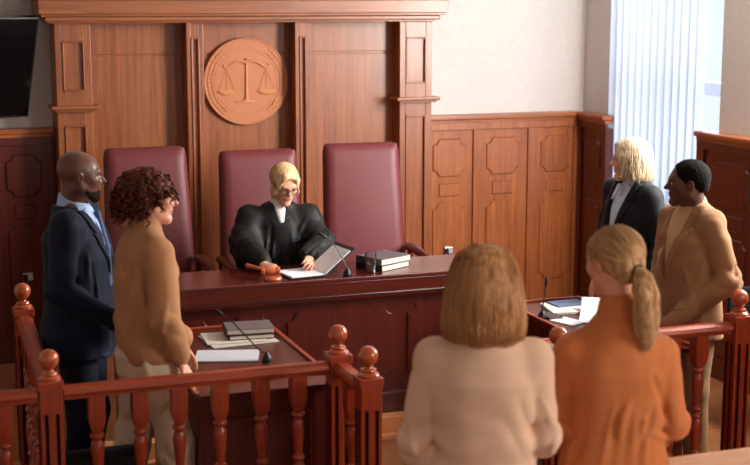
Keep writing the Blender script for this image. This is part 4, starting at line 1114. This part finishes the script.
# ------------------------------------------------ the judge
def judge():
    p = make_person('seated blonde judge with dark glasses in a black robe, reading behind the bench', 2.20, 7.80, -97, 1.66, None)
    z0 = .585
    bd = Body(1.68, .175, z0+.585, True)
    bd.hipz = z0+.10; bd.hip = {q: V3(q*.09, .0, z0+.10) for q in (1, -1)}; bd.kn = {q: V3(q*.11, .44, z0+.06) for q in (1, -1)}; bd.an = {q: V3(q*.11, .42, .21) for q in (1, -1)}
    bd.an = {q: V3(q*.11, .42, .21) for q in (1, -1)}
    bd.neck = V3(0, .0, z0+.635); sz = bd.sz
    bd.S = {q: V3(q*.17, .02, sz) for q in (1, -1)}
    bd.E = {1: V3(.225, .16, .975), -1: V3(-.235, .17, .975)}; bd.W = {1: V3(.165, .53, .972), -1: V3(-.095, .50, .985)}
    bd.hf = {1: V3(-.35, .85, -.02), -1: V3(.1, .85, .05)}; bd.hn = {1: V3(.35, .1, .85), -1: V3(-.6, .1, .6)}; bd.curl = {1: 38, -1: 30}
    H = Head((-0.028, .075, z0+.782), 12, -24, 0, .95)
    F = Fld((-.36, -.2, .1), (.36, .74, 1.56), .0046)
    # seated body
    F.loft([(z0+.01, 0, 0, .15, .11), (z0+.12, 0, 0, .165, .12), (z0+.27, 0, .0, .125, .095), (sz-.18, 0, .01, .14, .10), (sz-.05, 0, .01, .135, .09), (sz-.01, 0, .0, .09, .065)], .03, 2.2)
    for q in (1, -1):
        F.cone(bd.neck, bd.S[q]+V3(-q*.04, 0, -.02), .036, .032, .03); limb(F, bd.S[q]-V3(0, 0, .015), bd.E[q], bd.W[q], .036, .034, .025); hand(F, bd.W[q], bd.hf[q], bd.hn[q], q, bd.curl[q], .92)
        limb(F, bd.hip[q], bd.kn[q], bd.an[q], .078, .055, .040); F.econe(bd.an[q]+V3(0, -.02, -.05), bd.an[q]+V3(0, .13, -.06), (.03, .03), (.035, .018), (1, 0, 0), .02)
    skull(F, H, True, bd.neck, .050); F.mesh('body', [SK_FAIR, LIP_FAIR], p, lips_fn(H)); BR = hairmat('blonde_brow', srgb(150, 110, 70), srgb(170, 128, 84)); eyes(H, p, BR)
    glasses(H, p, BLACK, .0021)
    ROBE = cloth('black_satin_robe', srgb(9, 9, 11), .6, 200, .1, .1, .1, .3)
    J = Fld((-.42, -.24, .58), (.42, .62, 1.30), .0066)
    J.loft([(.62, 0, .06, .24, .20), (.80, 0, .03, .225, .17), (.95, 0, .02, .215, .15), (1.05, 0, .01, .205, .142), (1.13, 0, .01, .185, .125), (1.18, 0, .005, .135, .10), (1.225, 0, .0, .075, .075)], .03, 2.3)
    for q in (1, -1):
        J.cone(V3(0, 0, 1.190), bd.S[q]+V3(q*.01, 0, -.010), .056, .054, .06)
        J.cone(bd.S[q]+V3(q*.02, 0, 0), V3(q*.232, .08, 1.02), .062, .074, .06); J.cone(V3(q*.232, .08, 1.02), bd.E[q]+V3(q*.0, .05, .045), .074, .068, .05); J.cone(bd.E[q]+V3(q*.0, .05, .055), bd.W[q]+V3(0, -.055, .022), .072, .050, .02)
        folds(J, V3(q*.24, .08, 1.03), (q*.3, .5, -1), .011, .11, 75); folds(J, bd.E[q]+V3(0, .15, .05), (0, 1, 0), .009, .09, 80)
        J.cone(bd.S[q]+V3(0, 0, -.01), bd.E[q], .056, .054, .05); J.cone(bd.E[q], bd.W[q]+V3(0, -.04, .01), .054, .044, .04); J.cone(V3(q*.19, .05, 1.0), V3(q*.20, .10, .90), .07, .07, .06)
        for t in range(5):  # pleats falling from the yoke
            x_ = q*(.05+.030*t); J.cone(V3(x_, .118-.012*t, 1.15-.012*t), V3(x_*1.25, .172, .94), .007, .013, .004)
    J.disp(wrinkle(9, .006, 26)); creases(J, 9, 40, .010, .012, (.12, .3), (.80, 1.18)); J.econe(V3(0, .0, 1.20), V3(0, .01, 1.235), (.068, .07), (.062, .064), (1, 0, 0), .012)
    vcut(J, 1.135, .034, 1.24, .03); J.ell(V3(0, .02, 1.27), (.052, .058, .05), None, .004, 's')
    J.op((-.4, .3, .5), (.4, .7, .94), lambda x, y, z: np.maximum(z-.935, .26-y)+0*x, .002, 's')
    J.mesh('robe', ROBE, p)
    C = Fld((-.1, -.1, 1.0), (.1, .2, 1.30), .0045)
    C.econe(V3(0, .002, 1.205), V3(0, .018, 1.262), (.058, .060), (.053, .055), (1, 0, 0), .01); C.econe(V3(0, .07, 1.215), V3(0, .118, 1.15), (.040, .020), (.018, .014), (1, 0, 0), .015)
    C.ell(V3(0, .022, 1.29), (.047, .050, .045), None, .003, 's'); C.mesh('white_collar', cloth('white_cotton', srgb(226, 220, 216), .8), p)
    HB = hairmat('pale_blonde', srgb(190, 148, 104), srgb(238, 206, 164), (80, 80, 10))
    G = head_field(H, .0038)
    G.ell(H.T(0, -.020, .038), (.082, .102, .086), H.R, .01); G.cone(H.T(0, -.10, .0), H.T(0, -.085, -.07), .045, .03, .03)
    for s in (-1, 1): G.econe(H.T(s*.040, .068, .075), H.T(s*.074, .050, -.030), (.020, .012), (.010, .012), H.D(0, 1, 0), .015); G.cone(H.T(s*.074, .050, -.03), H.T(s*.073, .045, -.065), .009, .005, .01)
    G.econe(H.T(.020, .066, .096), H.T(-.060, .056, .055), (.016, .010), (.014, .009), H.D(0, 0, 1), .03); G.econe(H.T(.030, .066, .092), H.T(.066, .050, .045), (.014, .009), (.012, .008), H.D(0, 0, 1), .03)
    G.cone(H.T(.066, -.02, -.03), H.T(.060, -.01, -.105), .020, .010, .02); G.cone(H.T(-.066, -.02, -.03), H.T(-.062, -.01, -.10), .020, .010, .02)
    G.ell(H.T(.006, .110, .004), (.055, .058, .082), H.R, .008, 's'); hj = G.mesh('hair', HB, p)
    rg = np.random.RandomState(9); st = []
    while len(st) < 420:
        d = nrm(rg.normal(size=3))
        if d[2] < .2 or abs(d[0]-.1) > .45 or (d[1] > .62 and d[2] < .6): continue
        st.append(d)
    TJ = tones('judge_blonde', srgb(224, 186, 138)); strands('strands', hj, slerp_lines(H, [q for q in st if q[0] > .1], (.62, .05, -.78), (.083, .103, .087), (0, -.020, .038), 14, .0030, 2)+slerp_lines(H, [q for q in st if q[0] <= .1], (-.62, .05, -.78), (.083, .103, .087), (0, -.020, .038), 14, .0030, 3), TJ, .0012)
    TR = Fld((-.25, -.2, .15), (.25, .62, .80), .009)
    TR.loft([(.59, 0, 0, .17, .13), (.72, 0, 0, .175, .13)], .02, 2.2)
    for q in (1, -1): limb(TR, bd.hip[q], bd.kn[q], bd.an[q], .090, .070, .055)
    TR.mesh('trousers', cloth('black_trousers', srgb(18, 18, 20), .8), p)
    for q in (1, -1):
        a = bd.an[q]; F2 = Fld(a+V3(-.07, -.1, -.1), a+V3(.07, .22, .03), .007); F2.econe((a[0], a[1]-.04, .165), (a[0], a[1]+.14, .155), (.038, .043), (.040, .032), (1, 0, 0), .02)
        F2.cut(lambda x, y, z: .122-z+0*x+0*y); F2.mesh('shoe', BLACK, p)

# ------------------------------------------------ woman with the pale bob and black blazer
def bob_woman():
    p = make_person('woman with pale blonde bob in black blazer and light blue shirt near the window', 3.90, 6.60, 187, 1.70, None)
    bd = Body(1.68, .170, 1.375, True)
    bd.W = {1: V3(.13, .13, .905), -1: V3(-.19, .08, .84)}; bd.E = {1: V3(.225, .0, 1.09), -1: V3(-.23, -.05, 1.07)}
    bd.hf = {1: V3(-.25, .5, -.8), -1: V3(0, .2, -1)}; bd.hn = {1: V3(.4, .7, .4), -1: V3(-1, 0, 0)}; bd.curl = {1: 10, -1: 18}
    H = Head((0, .015, 1.568), -36, -2, 0, .96)
    F = Fld((-.34, -.24, 0), (.34, .46, 1.74), .0046); bd.skin(F, H); F.mesh('body', [SK_FAIR, LIP_FAIR], p, lips_fn(H)); eyes(H, p, hairmat('blonde_brow', srgb(150, 110, 70), srgb(170, 128, 84)))
    BK = cloth('black_blazer', srgb(20, 21, 27), .7, 300, .1, .25)
    J = Fld((-.36, -.26, .74), (.36, .40, 1.52), .0062)
    J.loft([(.78, 0, -.01, .200, .140), (.90, 0, -.01, .195, .140), (1.03, 0, .0, .158, .122), (1.20, 0, .005, .172, .136), (1.30, 0, -.005, .170, .122), (1.385, 0, -.015, .130, .098), (1.465, 0, -.03, .072, .075)], .02, 2.4)
    for q in (1, -1):
        J.cone(V3(0, -.03, 1.415), bd.S[q]+V3(-q*.01, 0, .005), .055, .060, .04); limb(J, bd.S[q], bd.E[q], bd.W[q], .063, .052, .040, .035); folds(J, bd.E[q], bd.E[q]-bd.S[q], .005, .08, 85)
    J.disp(wrinkle(12, .0032, 26)); creases(J, 12, 16, .006, .014, (.1, .25), (.82, 1.34)); vcut(J, 1.09, .075, 1.43); J.ell(V3(0, .01, 1.515), (.064, .07, .075), None, .004, 's')
    lapels(J, p, BK, 1.09, .075, 1.43, .05); J.mesh('blazer', BK, p)
    S = Fld((-.2, -.2, 1.0), (.2, .2, 1.52), .0052)
    S.loft([(1.02, 0, 0, .145, .108), (1.20, 0, .005, .158, .122), (1.30, 0, -.005, .155, .108), (1.385, 0, -.015, .115, .086), (1.43, 0, -.02, .066, .066)], .02, 2.3)
    S.econe(V3(0, -.025, 1.41), V3(0, -.012, 1.482), (.062, .066), (.058, .062), (1, 0, 0), .01)
    for q in (1, -1): S.econe(V3(q*.048, .045, 1.425), V3(q*.05, .095, 1.35), (.028, .010), (.010, .007), (1, -.4*q, 0), .008)
    S.cut(lambda x, y, z: -np.maximum(np.maximum(np.abs(x)-np.clip((z-1.36)/.1, 0, 1)*.035, .045-y), 1.36-z)); S.disp(wrinkle(13, .0015, 30))
    S.mesh('shirt', cloth('light_blue_shirt', srgb(196, 208, 230), .75, 300, .1), p)
    P = Fld((-.24, -.2, .03), (.24, .2, 1.05), .009); trousers(P, bd, hip_r=(.178, .128), wst=1.02); P.cut(hem_cut(.05)); P.mesh('trousers', cloth('black_trousers', srgb(18, 18, 20), .8), p)
    shoes(bd, p, plain('black_shoe', srgb(18, 16, 16), .3))
    G = head_field(H, .0038, ((-.17, -.19, -.22), (.17, .17, .18)))
    G.ell(H.T(0, -.016, .040), (.088, .106, .088), H.R, .01)
    for s in (-1, 1):
        G.econe(H.T(s*.070, .010, .02), H.T(s*.078, .012, -.085), (.052, .022), (.046, .014), H.D(0, 1, 0), .03)
        G.econe(H.T(s*.030, .060, .092), H.T(s*.074, .046, .01), (.024, .014), (.018, .012), H.D(0, 1, 0), .02)
    G.econe(H.T(0, -.060, .02), H.T(0, -.062, -.085), (.074, .056), (.078, .046), H.D(1, 0, 0), .03)
    G.ell(H.T(0, .112, -.03), (.052, .058, .10), H.R, .008, 's'); G.disp(strands_az(H, -.01, 40, .0018))
    G.cut(lambda x, y, z: (lambda L: -L[2]-.122+.12*(L[1]))(H.loc(x, y, z)))
    RZ = [(-.125, .090, .100, -.018), (-.085, .094, .106, -.018), (-.02, .093, .108, -.018), (.04, .090, .107, -.016), (.09, .070, .084, -.016), (.118, .036, .046, -.016), (.128, .012, .014, -.016)]
    hb = G.mesh('hair', hairmat('platinum_bob', srgb(164, 144, 114), srgb(206, 188, 160), (90, 90, 5)), p)
    strands('strands', hb, curtain(H, RZ, 600, -.120, 8, (.82, 2*PI-.82)), tones('platinum', srgb(186, 166, 136)), .0013)

# ------------------------------------------------ man in the tan blazer
def tan_man():
    p = make_person('man with short black hair in tan blazer and cream sweater behind the right railing', 3.855, 5.93, 183, 1.66, None)
    bd = Body(1.665, .175, 1.325)
    bd.E = {1: V3(.235, -.02, 1.07), -1: V3(-.235, -.07, 1.05)}; bd.W = {1: V3(.13, .16, .82), -1: V3(-.11, .20, .83)}
    bd.hf = {1: V3(-.9, .4, -.25), -1: V3(.9, .35, -.3)}; bd.hn = {1: V3(.3, .8, .2), -1: V3(-.3, .8, .3)}; bd.curl = {1: 25, -1: 25}
    H = Head((0, .03, 1.527), -28, -1, 0, .98)
    F = Fld((-.34, -.22, 0), (.34, .34, 1.70), .0046); bd.skin(F, H); F.mesh('body', [SK_DARK, LIP_DARK], p, lips_fn(H)); eyes(H, p, BLACK)
    HB = plain('short_black_hair', srgb(15, 12, 12), .9, 0, .12)
    G = head_field(H, .0036); G.ell(H.T(0, -.020, .038), (.082, .100, .085), H.R, .01); G.ell(H.T(0, -.07, -.01), (.060, .045, .06), H.R, .02)
    G.disp(lambda x, y, z: .0026*np.sin(330*x+3*np.sin(90*z))*np.sin(310*y)*np.sin(320*z))
    G.cut(lambda x, y, z: (lambda L: np.maximum(L[1]-.058-.10*np.maximum(0, L[2]-.05)+.9*np.maximum(0, .045-L[2]), -.045-L[2]))(H.loc(x, y, z)))
    for s in (-1, 1): G.ell(H.T(s*.082, -.006, -.012), (.02, .026, .036), H.R, .004, 's')
    G.mesh('hair', HB, p)
    TAN = cloth('tan_wool', srgb(148, 108, 76), .85, 260, .25, .3)
    J = Fld((-.38, -.26, .70), (.38, .36, 1.48), .0060)
    J.loft([(.74, 0, -.01, .200, .150), (.86, 0, -.01, .198, .150), (1.00, 0, .0, .182, .142), (1.14, 0, .0, .190, .142), (1.25, 0, -.01, .182, .132), (1.33, 0, -.02, .140, .105), (1.40, 0, -.03, .085, .080)], .02, 2.5)
    for q in (1, -1):
        J.cone(V3(0, -.03, 1.385), bd.S[q]+V3(-q*.01, 0, .005), .060, .068, .04); limb(J, bd.S[q], bd.E[q], bd.W[q], .068, .060, .046, .035)
        folds(J, bd.E[q], bd.E[q]-bd.S[q], .010, .09, 75); folds(J, (bd.E[q]+bd.W[q])/2, bd.W[q]-bd.E[q], .005, .07, 90, 2)
    J.disp(wrinkle(15, .005, 24)); creases(J, 15, 26, .007, .014, (.1, .25), (.76, 1.28)); vcut(J, 1.03, .080, 1.41); J.ell(V3(0, .0, 1.475), (.072, .075, .075), None, .004, 's')
    lapels(J, p, TAN, 1.03, .080, 1.41, .062, 1.30)
    PK = J.copy(); PK.d = PK.d-.006; PK.cut(lambda x, y, z: np.maximum(np.abs(x+.125)-.065, np.maximum(np.abs(z-.93+.2*(x+.125))-.026, -y))); PK.d = np.maximum(PK.d, -(J.d+.005)); PK.mesh('pocket_flap', TAN, p)
    J.mesh('blazer', TAN, p)
    S = Fld((-.22, -.2, .92), (.22, .2, 1.47), .0055)
    S.loft([(.95, 0, 0, .17, .130), (1.14, 0, 0, .18, .131), (1.27, 0, -.01, .175, .120), (1.355, 0, -.02, .135, .092), (1.405, 0, -.025, .078, .074)], .02, 2.4)
    S.econe(V3(0, -.028, 1.38), V3(0, -.016, 1.42), (.068, .073), (.063, .066), (1, 0, 0), .012); S.ell(V3(0, -.01, 1.445), (.058, .062, .035), None, .003, 's'); S.disp(wrinkle(16, .002, 24))
    S.mesh('sweater', cloth('cream_knit', srgb(196, 160, 122), .9, 260, .3, .3), p)
    P = Fld((-.24, -.2, .03), (.24, .2, 1.02), .009); trousers(P, bd, wst=1.0); P.cut(hem_cut(.05)); P.mesh('trousers', cloth('taupe_trousers', srgb(150, 118, 88), .85), p)
    shoes(bd, p, plain('brown_shoe', srgb(60, 36, 26), .35))

# ------------------------------------------------ woman in beige, back to the camera
def beige_woman():
    p = make_person('woman with straight golden blonde bob in a beige blazer, seen from behind', 1.77, 3.88, 68, 1.68, None)
    bd = Body(1.66, .160, 1.315, True)
    bd.E = {1: V3(.192, .0, 1.06), -1: V3(-.212, -.01, 1.03)}; bd.W = {1: V3(.15, .22, .95), -1: V3(-.18, .20, .93)}
    bd.hf = {1: V3(-.4, .9, -.1), -1: V3(.4, .9, -.1)}; bd.hn = {1: V3(.5, 0, .8), -1: V3(-.5, 0, .8)}
    H = Head((0, .01, 1.555), -3, -3, 0, 1.0)
    F = Fld((-.36, -.24, 0), (.36, .44, 1.72), .006); bd.skin(F, H); F.mesh('body', [SK_FAIR, LIP_FAIR], p, lips_fn(H)); eyes(H, p)
    BE = cloth('beige_blazer', srgb(226, 188, 162), .85, 300, .2, .25)
    J = Fld((-.38, -.28, .68), (.38, .36, 1.46), .0056)
    J.loft([(.72, 0, -.01, .205, .150), (.86, 0, -.01, .195, .145), (1.00, 0, .0, .160, .128), (1.15, 0, .0, .168, .132), (1.25, 0, -.01, .176, .126), (1.31, 0, -.015, .165, .108), (1.355, 0, -.022, .120, .088), (1.40, 0, -.03, .070, .070)], .02, 2.6)
    for q in (1, -1):
        J.cone(V3(0, -.03, 1.35), bd.S[q]+V3(-q*.005, 0, .005), .050, .058, .05); limb(J, bd.S[q]+V3(0, 0, -.005), bd.E[q], bd.W[q], .060, .056, .046, .03)
        folds(J, bd.E[q]+V3(0, -.02, .0), bd.E[q]-bd.S[q]+V3(0, .2, 0), .012, .085, 85); folds(J, V3(q*.15, -.12, 1.12), (q*1, .3, 1), .004, .09, 60)
        
    J.cone(V3(0, -.142, 1.30), V3(0, -.152, .80), .004, .004, .004, 's'); J.disp(wrinkle(21, .0035, 20)); creases(J, 22, 20, .007, .018, (.12, .3), (.80, 1.24))
    vcut(J, 1.05, .07, 1.39, .04); J.mesh('blazer', BE, p)
    S = Fld((-.2, -.2, .98), (.2, .2, 1.44), .007); S.loft([(1.0, 0, 0, .135, .105), (1.2, 0, 0, .145, .108), (1.31, 0, -.01, .14, .092), (1.39, 0, -.02, .065, .062)], .02, 2.3); S.mesh('top', cloth('white_cotton', srgb(226, 220, 216), .8), p)
    P = Fld((-.25, -.2, .03), (.25, .2, 1.05), .010); trousers(P, bd, hip_r=(.18, .13), wst=1.0); P.cut(hem_cut(.05)); P.mesh('trousers', cloth('beige_trousers', srgb(196, 170, 148), .85), p)
    shoes(bd, p, plain('nude_shoe', srgb(190, 150, 124), .4))
    G = head_field(H, .0040, ((-.19, -.2, -.25), (.19, .2, .2)))
    c = H.c
    G.loft([(c[2]-.178, c[0], -.030, .108, .090), (c[2]-.165, c[0], -.032, .120, .100), (c[2]-.12, c[0], -.030, .126, .108), (c[2]-.05, c[0], -.026, .121, .116), (c[2]+.01, c[0], -.020, .112, .118), (c[2]+.055, c[0], -.014, .098, .112), (c[2]+.09, c[0], -.010, .084, .100), (c[2]+.115, c[0], -.008, .060, .075), (c[2]+.130, c[0], -.006, .022, .030)], .02, 2.1)
    G.ell(H.T(0, .115, -.06), (.060, .085, .14), H.R, .01, 's'); G.disp(strands_az(H, -.02, 44, .0026)); G.disp(lambda x, y, z: .003*np.sin(60*x+8*np.sin(16*z))*np.clip((c[2]-.03-z)/.1, 0, 1))
    RZ = [(-.178, .108, .090, -.030), (-.165, .120, .100, -.032), (-.12, .126, .108, -.030), (-.05, .121, .116, -.026), (.01, .112, .118, -.020), (.055, .098, .112, -.014), (.09, .084, .100, -.010), (.115, .060, .075, -.008), (.130, .018, .024, -.006)]
    hb = G.mesh('hair', hairmat('golden_bob', srgb(138, 92, 56), srgb(202, 150, 102), (70, 70, 2.5)), p)
    strands('strands', hb, curtain(H, RZ, 1300, -.174, 3, (.95, 2*PI-.95), .0065), tones('golden', srgb(188, 136, 88)), .0014)

# ------------------------------------------------ woman in orange, ponytail
def orange_woman():
    p = make_person('woman with a blonde ponytail in a burnt orange top, seen from behind', 2.304, 3.97, 70, 1.70, None)
    bd = Body(1.68, .150, 1.268, True)
    bd.E = {1: V3(.195, .0, 1.02), -1: V3(-.205, .0, 1.02)}; bd.W = {1: V3(.17, .17, .88), -1: V3(-.17, .19, .88)}
    bd.hf = {1: V3(-.2, .9, -.3), -1: V3(.2, .9, -.3)}; bd.hn = {1: V3(.5, 0, .8), -1: V3(-.5, 0, .8)}
    bd.neck = V3(-.005, -.01, 1.36)
    H = Head((-.012, .035, 1.565), 32, -8, 0, 1.0)
    F = Fld((-.36, -.24, 0), (.36, .42, 1.74), .006); bd.skin(F, H); F.mesh('body', [SK_FAIR, LIP_FAIR], p, lips_fn(H)); eyes(H, p)
    OR = cloth('burnt_orange_knit', srgb(200, 120, 72), .85, 300, .2, .25)
    J = Fld((-.36, -.28, .68), (.36, .34, 1.50), .0056)
    J.loft([(.74, 0, -.01, .190, .145), (.86, 0, -.01, .188, .145), (1.00, 0, .0, .165, .132), (1.14, 0, .0, .170, .134), (1.21, 0, -.01, .166, .124), (1.268, 0, -.015, .146, .106), (1.325, 0, -.022, .105, .085), (1.365, 0, -.025, .068, .068)], .02, 2.4)
    for q in (1, -1):
        J.cone(V3(-.003, -.014, 1.340), bd.S[q]+V3(-q*.005, 0, .0), .060, .055, .05); limb(J, bd.S[q]+V3(0, 0, -.01), bd.E[q], bd.W[q], .062, .056, .040, .03)
        folds(J, bd.E[q], bd.E[q]-bd.S[q], .006, .08, 80); J.cone(V3(q*.15, -.115, 1.22), V3(q*.155, -.13, .95), .007, .010, .012, 's')
    a_ = H.T(0, -.022, -.050); J.econe(bd.neck, bd.neck+(a_-bd.neck)*.42, (.070, .070), (.062, .062), (1, 0, 0), .02)
    for t in range(4): J.cone(V3(-.02+.035*t, -.124, 1.12-.02*t), V3(-.07+.05*t, -.134, .84), .003, .010, .02)
    J.disp(wrinkle(31, .0035, 22)); creases(J, 33, 24, .007, .018, (.12, .32), (.80, 1.22)); J.mesh('top', OR, p)
    P = Fld((-.25, -.2, .03), (.25, .2, 1.05), .010); trousers(P, bd, hip_r=(.172, .128), wst=1.0); P.cut(hem_cut(.05)); P.mesh('trousers', cloth('dark_trousers', srgb(50, 40, 38), .85), p)
    shoes(bd, p, plain('brown_shoe', srgb(60, 36, 26), .35))
    HM = hairmat('ponytail_blonde', srgb(156, 114, 76), srgb(212, 172, 128), (70, 70, 7))
    G = head_field(H, .0040, ((-.19, -.22, -.36), (.19, .2, .2)))
    G.ell(H.T(0, -.020, .038), (.084, .103, .088), H.R, .01); G.ell(H.T(0, -.080, -.02), (.055, .045, .05), H.R, .04)
    tz = -.030
    G.ell(H.T(0, .110, -.045), (.075, .075, .085), H.R, .01, 's')
    for s in (-1, 1): G.ell(H.T(s*.083, -.008, -.018), (.022, .028, .034), H.R, .006, 's')
    G.disp(lambda x, y, z: (lambda L: .0022*np.sin(44*np.arctan2(L[0], L[2]-tz+.02)+2*np.sin(30*L[1]))*np.clip((.06-L[1])*20, 0, 1))(H.loc(x, y, z)))
    ch = [((0, -.128, tz), .019), ((0, -.150, tz-.02), .027), ((.006, -.150, tz-.075), .036), ((.010, -.140, tz-.14), .037), ((.010, -.135, tz-.20), .030), ((.014, -.13, tz-.25), .014)]
    TL = head_field(H, .0040, ((-.22, -.26, -.36), (.22, .2, .1)))
    for (a, ra), (c, rc) in zip(ch, ch[1:]): TL.cone(H.T(*a), H.T(*c), ra, rc, .02)
    TL.disp(lambda x, y, z: (lambda L: .0035*np.sin(150*L[0]+4*np.sin(18*L[2])+70*L[1]))(H.loc(x, y, z)))
    hr = G.mesh('hair', HM, p); pt = TL.mesh('ponytail', HM, hr)
    rg = np.random.RandomState(5); st = []
    while len(st) < 750:
        d = nrm(rg.normal(size=3))
        if d[2] < -.45 or (d[1] > .35 and d[2] < .35) or (abs(d[0]) > .75 and d[2] < .0 and d[1] > -.25): continue
        if d[1] < -.75 and rg.rand() < .5: continue
        st.append(d)
    TN = tones('ponytail', srgb(206, 164, 118))
    strands('strands', hr, slerp_lines(H, st, (0, -.115, tz-.038), (.084, .103, .088), (0, -.020, .038), 14, .0035, 2), TN, .0013)
    C_ = np.array([a for a, r_ in ch]); Rr = np.array([r_ for a, r_ in ch]); L_ = []; tt = np.linspace(0, 1, len(ch)); t = np.linspace(0, 1, 16)
    for k in range(560):
        a = rg.uniform(0, 2*PI); q = rg.uniform(1.06, 1.28); e = rg.uniform(.86, 1.06); ts = t*e; cc = np.stack([np.interp(ts, tt, C_[:, i]) for i in range(3)], 1); r_ = np.interp(ts, tt, Rr)*q
        aa = a+.5*np.sin(3*t+rg.uniform(0, 6))*t; w_ = 1+.14*np.sin(9*t+rg.uniform(0, 6))*t
        cc[:, 2] -= np.clip(ts-1, 0, 1)*.25
        L_.append(np.array([H.T(c[0]+x_, c[1]+y_*.8, c[2]) for c, x_, y_ in zip(cc, r_*w_*np.cos(aa), r_*w_*np.sin(aa))]))
    strands('strands', pt, L_, TN, .0014)
    b = B(); pts = [H.T(.024*math.cos(a), -.127, tz+.024*math.sin(a)) for a in [2*PI*k/20 for k in range(21)]]; tube(b, pts, .005, 8, False); obj('hair_tie', b, plain('dark_hair_tie', srgb(50, 28, 22), .7), hr, True)

for fn in (bald_man, curly_man, judge, bob_woman, tan_man, beige_woman, orange_woman): fn()
